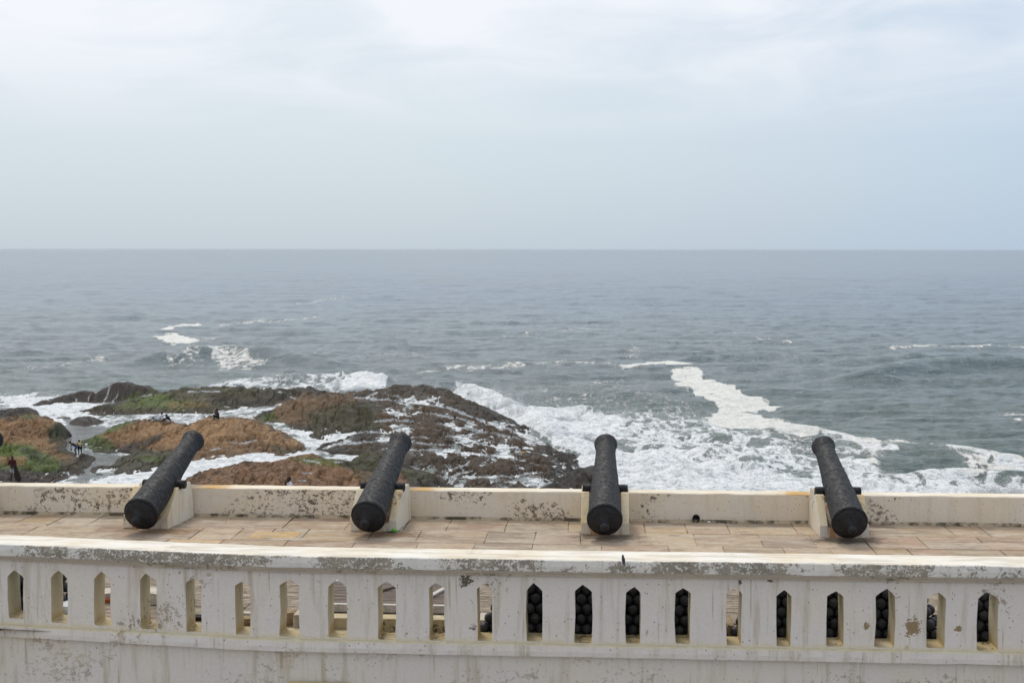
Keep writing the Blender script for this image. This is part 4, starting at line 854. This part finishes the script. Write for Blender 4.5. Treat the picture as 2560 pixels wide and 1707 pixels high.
def water(X, Y, cs=None, hbase=None, ocean=True):
    sp_ = np.gradient(Y, axis=0); a2 = np.clip(10.0 / (np.abs(sp_) * 4 + 1e-6), 0.0, 1.0); a1 = np.clip(40.0 / (np.abs(sp_) * 3), .25, 1)
    calmf = 1.0
    h = samp(T1[0], 173., X, Y) * a1 + samp(T2[0], 61., X * .96 + Y * .2, Y * .97) * a2
    h += 0.26 * np.sin((Y * 0.97 + X * 0.16 + 5 * fbm(X / 40, Y / 40, 2, 7)) * 2 * np.pi / 36) * np.clip(fbm(X / 50, Y / 60, 2, 77) + .6, 0, 1)
    for P, hh, wdt in RIDG:
        W = [tuple(unp(a, b, z=SEA)[:2]) for a, b in P]; d = line_d(X, Y, W, 1.0); h += hh * np.exp(-(d / wdt)**2)
    PX, PY = proj(X, Y, np.full(X.shape, SEA)); cream, white, calm = foam_fields(PX, PY, X, Y)
    sheltered = sstep(170, 120, Y) * sstep(2, -8, X - (-2 + (Y - 100) * .02))     # in among the rocks the sea is broken small
    h = h * (1 - .75 * sheltered) * (1 - .9 * calm)
    h += (0.55 * ridged(X / 2.4, Y / 3.0, 5, 101, .6) - .3) * sstep(.45, .9, white) * (1 - calm) * (1 - .5 * sheltered)
    ch = 1 - sheltered
    return X - 0.7 * samp(T1[1], 173., X, Y) * ch * a1, Y - 0.7 * samp(T1[2], 173., X, Y) * ch * a1, h, cream, white, calm
tx_ = np.linspace(-0.60, 0.56, 1150); yy2 = np.concatenate([np.linspace(25.7, 70, 24)[:-1], rowsY(70, 30000, 560)])
Y2, T2_ = np.meshgrid(yy2, tx_, indexing='ij'); X2 = Y2 * T2_
wx_, wy_, wh, cream, white, calm = water(X2, Y2)
# water is carried up over the wave-washed ledges
_, casc2, hb2 = terrain(X2, Y2)
lift = np.clip(hb2, 0, 3) * casc2
wh = wh * (1 - casc2 * .8) + lift * 0.96 - casc2 * 0.13
white = np.maximum(white * (1 - casc2), casc2 * 0.56)
osea = gridmesh('sea', wx_, wy_, SEA + wh, {'cream': cream, 'white': white, 'calm': calm})
def water_mat():
    m = MT('sea water and foam', 0.12, 0.5); P = m.P
    cr_, wh_, cm = m.attr('cream', 2), m.attr('white', 2), m.attr('calm', 2)
    y = m.sepz(P, 1)
    # lacy foam: warped cells joined with noise
    wv = m.t.nodes.new('ShaderNodeVectorMath'); wv.operation = 'ADD'; m.link(P, wv.inputs[0])
    nn = m.noise(m.mapping(P, (.35, .2, .3)), 1.0, 5, 0.6, col=True); sc = m.t.nodes.new('ShaderNodeVectorMath'); sc.operation = 'SCALE'; m.link(nn, sc.inputs[0]); sc.inputs['Scale'].default_value = 5.0; m.link(sc.outputs[0], wv.inputs[1])
    Wp = wv.outputs[0]
    cell = m.voro(m.mapping(Wp, (0.55, 0.22, 0.3)), 1.0, 'DISTANCE_TO_EDGE'); cell2 = m.voro(m.mapping(Wp, (1.5, 0.6, 0.6)), 1.0, 'DISTANCE_TO_EDGE')
    lace = m.math('SUBTRACT', 1.0, m.math('MULTIPLY', m.math('ADD', m.math('MULTIPLY', cell, 1.6), m.math('MULTIPLY', cell2, .9)), 1.0))
    fine = m.noise(m.mapping(P, (1.1, .5, 1)), 1.4, 8, 0.72, 0.8)
    pat = m.math('ADD', m.math('MULTIPLY', lace, 0.40), m.math('MULTIPLY', fine, 0.95))      # roughly 0.3 .. 0.9
    f1 = m.mr(m.math('ADD', pat, m.math('MULTIPLY', cr_, 0.66)), .93, 1.16)
    f2 = m.mr(m.math('ADD', pat, m.math('MULTIPLY', wh_, 0.78)), 1.06, 1.24)
    thin = m.math('MULTIPLY', m.mr(m.math('ADD', pat, m.math('MULTIPLY', wh_, 0.75)), .85, 1.15), .45)
    seatone = m.noise(m.mapping(P, (.02, .01, 1)), 1.0, 4, 0.6)  # broad random tone patches in the water's own colour
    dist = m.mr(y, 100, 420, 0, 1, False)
    deep = m.mix(dist, (0.090, 0.126, 0.114), (0.115, 0.175, 0.23)); deep = m.mix(m.mr(seatone, .4, .65, 0, .4), deep, (0.10, 0.135, 0.15))
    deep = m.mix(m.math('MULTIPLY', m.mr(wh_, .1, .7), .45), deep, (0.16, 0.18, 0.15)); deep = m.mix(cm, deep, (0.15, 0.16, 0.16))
    c = m.mix(thin, deep, (0.34, 0.38, 0.37)); c = m.mix(f1, c, m.mix(m.mr(fine, .3, .6), (0.70, 0.70, 0.65), (0.90, 0.89, 0.84))); tex = m.noise(m.mapping(Wp, (.9, .6, 1)), 1.6, 8, .75, .5); c = m.mix(f2, c, m.mix(m.mr(tex, .38, .55), (0.54, 0.585, 0.58), (0.95, 0.96, 0.97)))
    ff = m.math('MAXIMUM', f1, f2)
    rough = m.mix(ff, m.mix(dist, (.12,) * 3, (.24,) * 3), (.9,) * 3)
    h1 = m.noise(m.mapping(P, (.55, 1.3, 1)), 1.0, 8, 0.70, 0.3); h2 = m.noise(m.mapping(P, (.16, .42, 1)), 1.0, 5, .6, .4)
    hf = m.noise(m.mapping(P, (1.5, 1.0, 1)), 2.0, 6, .65)
    hh = m.math('ADD', m.math('MULTIPLY', h1, 0.34), m.math('MULTIPLY', h2, 1.5))
    fade = m.mr(y, 160, 1300, 1.0, 0.05, False); hh = m.math('MULTIPLY', hh, fade); h3 = m.noise(m.mapping(P, (.55, .13, 1)), 1.0, 4, .6, .2); h4 = m.noise(m.mapping(P, (.16, .028, 1)), 1.0, 4, .6, .2); h5 = m.noise(m.mapping(P, (.05, .006, 1)), 1.0, 4, .6, .2)
    hh = m.math('ADD', hh, m.math('MULTIPLY', h3, m.math('MULTIPLY', m.mr(y, 110, 220, 0, 1.1), m.mr(y, 350, 700, 1, 0))))
    hh = m.math('ADD', hh, m.math('MULTIPLY', h4, m.math('MULTIPLY', m.mr(y, 300, 600, 0, 3.6), m.mr(y, 900, 2200, 1, 0))))
    hh = m.math('ADD', hh, m.math('MULTIPLY', h5, m.math('MULTIPLY', m.mr(y, 900, 1800, 0, 10.0), m.mr(y, 5000, 12000, 1, 0))))
    n1 = m.bump(hh, 1.0, 0.75); n2 = m.bump(m.math('MULTIPLY', hf, ff), 0.9, 0.35, n1)
    sh = m.out(c, None, n2); m.setin(m.b, 'Roughness', rough)
    m.setin(m.b, 'Specular IOR Level', m.math('SUBTRACT', m.mr(y, 150, 1500, .5, .34), m.math('MULTIPLY', ff, .32))); m.b.inputs['IOR'].default_value = 1.33
    return m.m
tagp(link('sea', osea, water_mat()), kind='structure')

def rock_mat():
    m = MT('seaweed covered rock', 0.7, 0.35); P = m.P; c = m.attr('tint')
    f = m.noise(m.mapping(P, (1.4, .8, 2.6), rot=(0, 0, R_(12))), 2.6, 9, 0.76, .8); g = m.noise(m.mapping(P, (1, 1, 1)), 9, 6, .7)
    c = m.mix(m.mr(f, .36, .56, .8, 0), c, m.mix(1.0, c, (.30, .27, .25), 'MULTIPLY')); c = m.mix(m.mr(f, .52, .68, 0, .6), c, m.mix(1.0, c, (1.7, 1.65, 1.5), 'MULTIPLY'))
    # run-off water and foam lying on the washed ledges
    wsh = m.attr('wash', 2); run = m.noise(m.mapping(P, (.9, 1.7, 1.5), rot=(0, 0, R_(10))), 2.0, 9, .72, 1.6)
    foam = m.mr(m.math('ADD', run, m.math('MULTIPLY', wsh, .40)), .735, .82)
    c = m.mix(foam, c, m.mix(m.mr(g, .35, .65), (.42, .46, .50), (.74, .77, .80)))
    h = m.math('ADD', m.math('MULTIPLY', f, 1.0), m.math('MULTIPLY', g, .25))
    return m.out(c, m.mix(foam, (.62,) * 3, (.5,) * 3), m.bump(h, 1.0, .5))
wash = np.zeros(X.shape)
PXr, PYr = PX, PY
lowness = sstep(0.32, -0.12, Zr - hb * .95)
wash = casc * (0.08 + 0.46 * lowness)
wash *= 1 - .75 * sstep(-30, 30, poly_sd(ZX, ZY, [(3100,380),(3900,400),(4300,600),(4300,680),(3500,700),(3150,620)])) * sstep(.1, .4, Zr - hb)
def washline(P, wpx, k): 
    global wash
    wash = np.maximum(wash, k * np.exp(-(line_d(ZX + 12 * nB, ZY, P, 1.2) / wpx)**2))
for P in ([(1000,240),(980,320),(945,385)], [(1095,290),(1050,350),(1015,395)], [(880,295),(830,310),(800,370)], [(640,330),(690,350),(700,385)], [(430,360),(500,375),(560,390)]): washline(P, 13, .85)
for P in ([(1720,288),(1850,285),(2000,285)], [(1300,325),(1380,318)], [(2540,290),(2700,300)], [(2600,318),(2690,350)], [(2100,740),(2200,760),(2334,730)], [(1920,820),(2000,805)],
          [(2780,910),(2900,930),(2930,945)], [(2760,1032),(2840,1034)], [(2710,1095),(2780,1100)], [(3060,930),(3110,930)]): washline(P, 16, .9)
for P in ([(900,330),(1100,345),(1350,360),(1600,400),(1800,430),(2000,520),(2250,620)], [(1060,552),(1250,535),(1430,540)], [(640,700),(850,655),(1000,640),(1230,650)], [(1380,690),(1560,690)], [(1650,560),(1850,600),(2100,640)],
          [(1750,690),(1900,680),(2100,640),(2400,700)], [(600,805),(800,745),(1000,735),(1180,720)], [(1350,800),(1600,810),(1900,835),(2100,850),(2450,900)], [(1320,950),(1450,965),(1600,1025),(1750,1060),(1950,1000)], [(1900,1060),(2330,1040),(2600,1010)],
          [(1700,1000),(1850,960),(1950,905)], [(430,830),(600,845),(980,850)], [(1500,470),(1750,500),(2000,560)], [(2000,740),(2200,770),(2500,800)], [(1480,1100),(1700,1090)], [(1180,300),(1330,320)], [(2100,560),(2300,610),(2500,700)], [(1450,740),(1700,760),(1850,740)]):
    Pb = [(a + 2334, b2) for a, b2 in P]; dl = line_d(ZX + 60 * nA + 22 * nB, ZY + 14 * nB, Pb, 1.9); wd_ = 24 + 14 * nA
    mk = np.exp(-(dl / np.maximum(wd_, 8))**2) * (casc > .3); wash = np.maximum(wash, .95 * mk); Zr = Zr - .16 * mk
keep = Zr > -0.9
rk = gridmesh('rocks', X, Y, Zr + SEA, {'tint': colr, 'wash': wash}, keep)
tagp(link('rocks', rk, rock_mat()), kind='structure')
# rising shore hidden behind the parapet, and the ground under the sea wall
xs_ = np.linspace(-45, 30, 120); ys_ = np.linspace(25.4, 73, 90); Yn, Xn = np.meshgrid(ys_, xs_, indexing='ij')
top = CH - Yn * 0.1685 - 0.75; Zn = np.minimum(-9.6 + 4.6 * np.exp(-((Xn + 9.2) / 9)**2 - ((Yn - 60) / 9)**2) + .8 * fbm(Xn / 3, Yn / 3, 4, 5), top) - 4.0 * sstep(2, 12, Xn) - 1.2
me = gridmesh('shore', Xn, Yn, Zn, {'tint': np.ones(Xn.shape + (3,)) * (TAN * .7), 'wash': np.zeros(Xn.shape)}); tagp(link('shore_ground', me, bpy.data.materials['seaweed covered rock']), kind='structure')
me = pydata('courtyard', [(-60, -30, -6.5), (60, -30, -6.5), (60, 17.3, -6.5), (-60, 17.3, -6.5)], [(0, 1, 2, 3)]); tagp(link('courtyard', me, M_slab), kind='structure')
a = me.color_attributes.new('tint', 'FLOAT_COLOR', 'POINT'); a.data.foreach_set('color', [0.4, .33, .26, 1] * 4)
def rock_z(x, y):      # terrain height under a point
    z = terrain(np.array([[x, x + .01], [x, x + .01]]), np.array([[y, y], [y + .01, y + .01]]))[0]
    return float(z.max())
# ------------------------------------------------------------------ spray thrown up by breaking waves
def spray(name, blobs, n, seed, label):
    rg = np.random.default_rng(seed); P_ = []; Rr = []
    for (px, py, wpx, hpx, dens, lean) in blobs:
        base = unp(px, py, z=SEA + .2); D = base[1]; s = D / FPX; nj = max(3, int(wpx / 5))
        jets = [(rg.normal() * .38, rg.uniform(.35, 1.0), rg.uniform(.06, .22), rg.normal() * .25 + lean) for _ in range(nj)]
        for ju, jh, jw, jl in jets:
            m_ = int(n * dens / nj); t = rg.random(m_)**1.5 * (1 + .15 * rg.normal(size=m_)); t = np.abs(t)
            u = ju + jl * t * .5 + rg.normal(size=m_) * jw * (.5 + .9 * t)
            x = base[0] + u * wpx * s; y = D + rg.normal(size=m_) * .7; z = base[2] - .15 + t * jh * hpx * s
            P_.append(np.stack([x, y, z], 1)); Rr.append(rg.uniform(.012, .05, m_) * np.clip(1.5 - t, .4, 1.5))
    P_ = np.concatenate(P_); Rr = np.concatenate(Rr); m_ = len(P_)
    off = rg.normal(size=(m_, 4, 3)); off /= np.linalg.norm(off, axis=2, keepdims=True)
    V = (P_[:, None] + off * Rr[:, None, None]).reshape(-1, 3); b = np.arange(m_) * 4
    T3 = np.concatenate([np.stack([b, b + 1, b + 2], 1), np.stack([b, b + 2, b + 3], 1), np.stack([b, b + 3, b + 1], 1), np.stack([b + 1, b + 3, b + 2], 1)])
    m = MT('spray', .9, .1).m
    b_ = m.node_tree.nodes['Principled BSDF']; b_.inputs['Base Color'].default_value = (.9, .92, .93, 1); b_.inputs['Alpha'].default_value = .5
    me = bpy.data.meshes.new(name); me.vertices.add(len(V)); me.vertices.foreach_set('co', V.astype(np.float32).ravel())
    k = len(T3); me.loops.add(k * 3); me.loops.foreach_set('vertex_index', T3.astype(np.int32).ravel()); me.polygons.add(k)
    me.polygons.foreach_set('loop_start', (np.arange(k) * 3).astype(np.int32)); me.polygons.foreach_set('loop_total', np.full(k, 3, np.int32)); me.update(calc_edges=True)
    tagp(link(name, me, m), label, 'spray', kind='stuff')
spray('spray', [(850, 975, 14, 44, .6, -.2), (900, 976, 60, 22, 1.4, .2), (945, 976, 40, 14, .7, .2), (1092, 972, 22, 34, .5, .1), (1155, 982, 34, 46, .9, -.2), (1210, 998, 50, 52, 1.6, 0), (1262, 1018, 50, 54, 1.8, .1),
   (1300, 1038, 40, 42, 1.2, .1), (1350, 1068, 40, 44, 1.2, .1), (1380, 1085, 34, 28, .9, .2), (1240, 985, 90, 40, .5, 0), (2480, 1236, 46, 58, 1.5, 0), (2550, 1238, 30, 36, .8, 0), (1420, 1045, 100, 16, .7, 0), (1500, 1100, 120, 12, .5, 0)], 6000, 4, 'white spray bursting where waves break against the dark rocks')

# ------------------------------------------------------------------ people on the rocks
SKIN = plain('dark brown skin', (0.040, 0.022, 0.015), .5, .4, .2, 8); HAIR = plain('black hair', (0.008, 0.007, 0.007), .8)
def cloth(n, c): return plain(n, c, .85, .15, .2, 10)
def person(label, loc_, rz, J, clothes, sc=1.0, holds=None):
    """J: joint positions (m); body is one remeshed surface; clothes: name -> (material, list of capsules)"""
    p = empty('person', loc_, rz); tagp(p, label, 'person'); g = lambda k: Vector(J[k])
    caps = [(g('pel') + Vector((-.07, 0, 0)), .11, g('pel') + Vector((.07, 0, 0)), .11), (g('pel'), .125, g('chest'), .135), (g('chest'), .13, g('neck'), .07), (g('neck'), .052, g('head'), .05),
            (g('head') - Vector((0, 0, .02)), .078, g('head') + Vector((0, 0, .045)), .092), (g('sl'), .055, g('sr'), .055)]
    fw = Vector(J.get('face', (0, -1, 0))).normalized(); hd = g('head'); sd = fw.cross(Vector((0, 0, 1))).normalized()
    caps += [(hd + fw * .085 - Vector((0, 0, .01)), .012, hd + fw * .10 - Vector((0, 0, .02)), .014), (hd + fw * .07 - Vector((0, 0, .055)), .03, hd + fw * .065 - Vector((0, 0, .075)), .028),
             (hd + sd * .088, .016, hd + sd * .09 - Vector((0, 0, .03)), .012), (hd - sd * .088, .016, hd - sd * .09 - Vector((0, 0, .03)), .012)]
    for s in 'lr':
        sh, el, ha, hp, kn, an = g('s' + s), g('e' + s), g('h' + s), g('p' + s), g('k' + s), g('a' + s)
        caps += [(sh, .05, el, .038), (el, .038, ha, .027), (hp, .085, kn, .055), (kn, .055, an, .036)]
        fd = (ha - el).normalized(); sdv = fd.cross(Vector((.3, .2, 1))).normalized(); pm = ha + fd * .05
        caps.append((ha, .028, pm, .032))
        for k, (o_, l_) in enumerate(((-.030, .055), (-.011, .068), (.010, .072), (.029, .06))): caps.append((pm + sdv * o_, .011, pm + sdv * o_ * 1.15 + fd * (.03 + l_), .009))
        caps.append((ha + fd * .02 + sdv * .03, .012, ha + fd * .06 + sdv * .065, .010))
        ft = Vector(J.get('foot' + s, J.get('foot', (0, -1, 0)))).normalized(); caps.append((an - Vector((0, 0, .03)) - ft * .03, .038, an + ft * .15 - Vector((0, 0, .045)), .028))
    bd = blob('body', caps, SKIN, p, .014)
    hr = blob('hair', [(hd + Vector((0, 0, .03)) - fw * .012, .093, hd + Vector((0, 0, .065)) - fw * .015, .083)], HAIR, p, .012)
    for nm, (mt, cps) in clothes.items():
        blob(nm, [(Vector(J[a]) if isinstance(a, str) else Vector(a), ra, Vector(J[b2]) if isinstance(b2, str) else Vector(b2), rb) for a, ra, b2, rb in cps], mt, p, .016)
    p.scale = (sc, sc, sc); return p
def shirt(mt): return (mt, [('pel', .137, 'chest', .152), ('chest', .148, 'neck', .085), ('sl', .07, 'sr', .07), ('sl', .072, 'el', .058), ('sr', .072, 'er', .058)])
def shorts(mt, J): 
    mid = lambda a, b: tuple(np.array(J[a]) * .3 + np.array(J[b]) * .7)
    return (mt, [('pl', .11, 'pr', .11), ('pel', .13, 'pel', .13), ('pl', .105, mid('pl', 'kl'), .085), ('pr', .105, mid('pr', 'kr'), .085)])
STAND = dict(pel=(0, 0, .93), chest=(0, 0, 1.25), neck=(0, 0, 1.46), head=(0, -.01, 1.60), sl=(.17, 0, 1.40), sr=(-.17, 0, 1.40), el=(.24, -.05, 1.13), er=(-.25, -.04, 1.13), hl=(.14, -.26, 1.05), hr=(-.10, -.26, 1.07),
             pl=(.09, 0, .90), pr=(-.09, 0, .90), kl=(.13, -.03, .49), kr=(-.10, .02, .49), al=(.18, .12, .10), ar=(-.10, 0, .07))
def ground_at(px, py, hguess=.3):
    h = hguess
    for _ in range(6):
        p = unp(px, py, z=SEA + h); h = .5 * h + .5 * max(rock_z(p[0], p[1]), 0.02)
    p = unp(px, py, z=SEA + h); return (p[0], p[1], SEA + h)
g1 = ground_at(32, 1203)
person('standing person in dark red top and pale shorts holding a dark board', g1, R_(0), STAND,
       {'shirt': shirt(cloth('dark maroon cloth', (.06, .015, .018))), 'shorts': shorts(cloth('pale grey cloth', (.32, .33, .33)), STAND)})
bdv = empty('board', (g1[0] + .52, g1[1] - .08, g1[2] + .02), 0); tagp(bdv, 'dark brown board leaning against the standing person at the left edge', 'board')
bm = bmesh.new(); box_bm(bm, -.17, .17, -.02, .02, 0, 1.22, .015, Matrix.Rotation(R_(-20), 4, 'Y')); link('board_deck', bm_mesh(bm, 'deck'), plain('dark brown wood', (.022, .012, .009), .6), bdv)
bm = bmesh.new(); box_bm(bm, -.172, .172, -.024, .024, .2, .25, .004, Matrix.Rotation(R_(-20), 4, 'Y')); link('batten', bm_mesh(bm, 'batten'), plain('brown batten', (.035, .018, .012), .6), bdv)
BEND = dict(pel=(0, .12, .82), chest=(0, -.18, 1.02), neck=(0, -.34, 1.10), head=(0, -.44, 1.16), sl=(.16, -.27, 1.05), sr=(-.16, -.27, 1.05), el=(.19, -.34, .80), er=(-.19, -.34, .80), hl=(.14, -.30, .58), hr=(-.14, -.36, .58),
            pl=(.08, .12, .80), pr=(-.08, .12, .80), kl=(.11, -.03, .46), kr=(-.11, 0, .46), al=(.12, .08, .08), ar=(-.12, .10, .08), face=(0, -1, -.35))
g2 = ground_at(188, 1138, .1)
person('bending child in blue shorts in the channel between the rocks', g2, R_(-70), BEND, {'shorts': shorts(cloth('blue cloth', (.03, .08, .32)), BEND)}, .86)
g3 = ground_at(200, 1137, .1)
pst = MT('black and yellow striped cloth', .85, .15); zz = pst.math('FRACT', pst.math('MULTIPLY', pst.sepz(pst.O, 2), 8.0)); M_stripe = pst.out(pst.mix(pst.mr(zz, .48, .52), (.012, .012, .014), (.58, .48, .20)))
person('bending child in black and yellow striped shirt next to the child in blue', g3, R_(-150), BEND, {'shirt': shirt(M_stripe), 'shorts': shorts(cloth('black cloth', (.015, .015, .017)), BEND)}, .86)
RECL = dict(pel=(0, 0, .12), chest=(0, .20, .36), neck=(0, .30, .52), head=(0, .32, .66), sl=(.17, .28, .47), sr=(-.17, .28, .47), el=(.24, .38, .24), er=(-.24, .38, .24), hl=(.22, .52, .06), hr=(-.22, .52, .06),
            pl=(.09, 0, .10), pr=(-.09, 0, .10), kl=(.12, -.40, .30), kr=(-.12, -.42, .22), al=(.12, -.74, .08), ar=(-.12, -.80, .10), face=(0, -1, 0))
g4 = ground_at(396, 1052, 1.6)
person('reclining person in white shirt on the brown rock, legs stretched to the left', g4, R_(-90), RECL, {'shirt': shirt(cloth('white cloth', (.62, .64, .68))), 'shorts': shorts(cloth('light blue cloth', (.35, .42, .52)), RECL)}, .95)
LEAN = dict(RECL); LEAN.update(chest=(0, -.12, .36), neck=(0, -.22, .50), head=(0, -.30, .60), sl=(.16, -.16, .46), sr=(-.16, -.16, .46), el=(.20, -.38, .36), er=(-.20, -.34, .30), hl=(.14, -.62, .28), hr=(-.14, -.58, .22))
g5 = ground_at(424, 1055, 1.6)
person('dark shirted person leaning forward beside the reclining one in white', g5, R_(-90), LEAN, {'shirt': shirt(cloth('dark plum cloth', (.03, .018, .022))), 'shorts': shorts(cloth('pale cloth', (.5, .5, .52)), LEAN)}, .9)
SIT = dict(pel=(0, 0, .16), chest=(0, -.02, .46), neck=(0, -.06, .64), head=(0, -.10, .78), sl=(.16, -.04, .58), sr=(-.16, -.04, .58), el=(.18, -.22, .40), er=(-.18, -.22, .40), hl=(.08, -.24, .62), hr=(-.08, -.24, .62),
           pl=(.09, 0, .14), pr=(-.09, 0, .14), kl=(.13, -.36, .38), kr=(-.13, -.36, .36), al=(.12, -.34, .06), ar=(-.12, -.30, .04), face=(0, -1, -.2))
g6 = ground_at(545, 1048, 1.9)
person('bare chested person sitting alone with raised hands on the brown rock', g6, R_(-60), SIT, {'shorts': shorts(cloth('dark green cloth', (.012, .028, .022)), SIT)}, 1.0)
hz = unp(719, 1196, y=62.0)
p7 = person('person in white striped shirt beyond the parapet, only the upper body showing', (hz[0] + .15, 62.0, hz[2] - .82), R_(-65), SIT, {'shirt': None} if False else {'shirt': shirt(None)} if False else
       {'shirt': shirt(cloth('white striped cloth', (.66, .64, .70))), 'shorts': shorts(cloth('grey cloth', (.2, .2, .22)), SIT)}, 1.0)
me = bpy.data.meshes.new('perch'); bm = bmesh.new(); bmesh.ops.create_icosphere(bm, subdivisions=4, radius=1.0)
for v in bm.verts: v.co *= 1 + .22 * float(fbm(v.co.x * 2, v.co.y * 2 + v.co.z * 1.5, 4, 44)); v.co = Vector((v.co.x * 1.3, v.co.y * 1.3, v.co.z * .9))
o = link('boulder', bm_mesh(bm, 'perch', True), plain('brown rock', (.2, .12, .07), .8, .3, .4, 3, .6)); o.location = (hz[0] + .15, 62.0, hz[2] - .82 - .93); tagp(o, 'brown boulder under the person in the striped shirt beyond the parapet', 'rock')
yl = unp(1308, 1115, z=SEA + .9)
bm = bmesh.new(); bmesh.ops.create_icosphere(bm, subdivisions=3, radius=.09)
for v in bm.verts: v.co *= 1 + .3 * float(fbm(v.co.x * 9, v.co.y * 9 + v.co.z * 7, 3, 18)); v.co.x *= 2.0; v.co.z *= .7
o = link('plastic_scrap', bm_mesh(bm, 'scrap'), plain('yellow plastic', (.75, .42, .05), .6)); o.location = (yl[0], yl[1], SEA + max(rock_z(yl[0], yl[1]), .3) + .1); tagp(o, 'small yellow scrap caught on the wave washed dark rocks', 'litter')

# ------------------------------------------------------------------ sea haze
bm = bmesh.new(); box_bm(bm, -25000, 25000, -80, 30500, -15.0, 7.0)
hzm = bpy.data.materials.new('haze'); hzm.use_nodes = True; hzm.node_tree.nodes.clear()
ho = hzm.node_tree.nodes.new('ShaderNodeOutputMaterial'); hv = hzm.node_tree.nodes.new('ShaderNodeVolumePrincipled')
hv.inputs['Color'].default_value = (.86, .93, 1, 1); hv.inputs['Density'].default_value = 1.1e-5; hv.inputs['Anisotropy'].default_value = 0.0
hzm.node_tree.links.new(hv.outputs[0], ho.inputs['Volume'])
tagp(link('haze', bm_mesh(bm, 'haze'), hzm), kind='stuff')
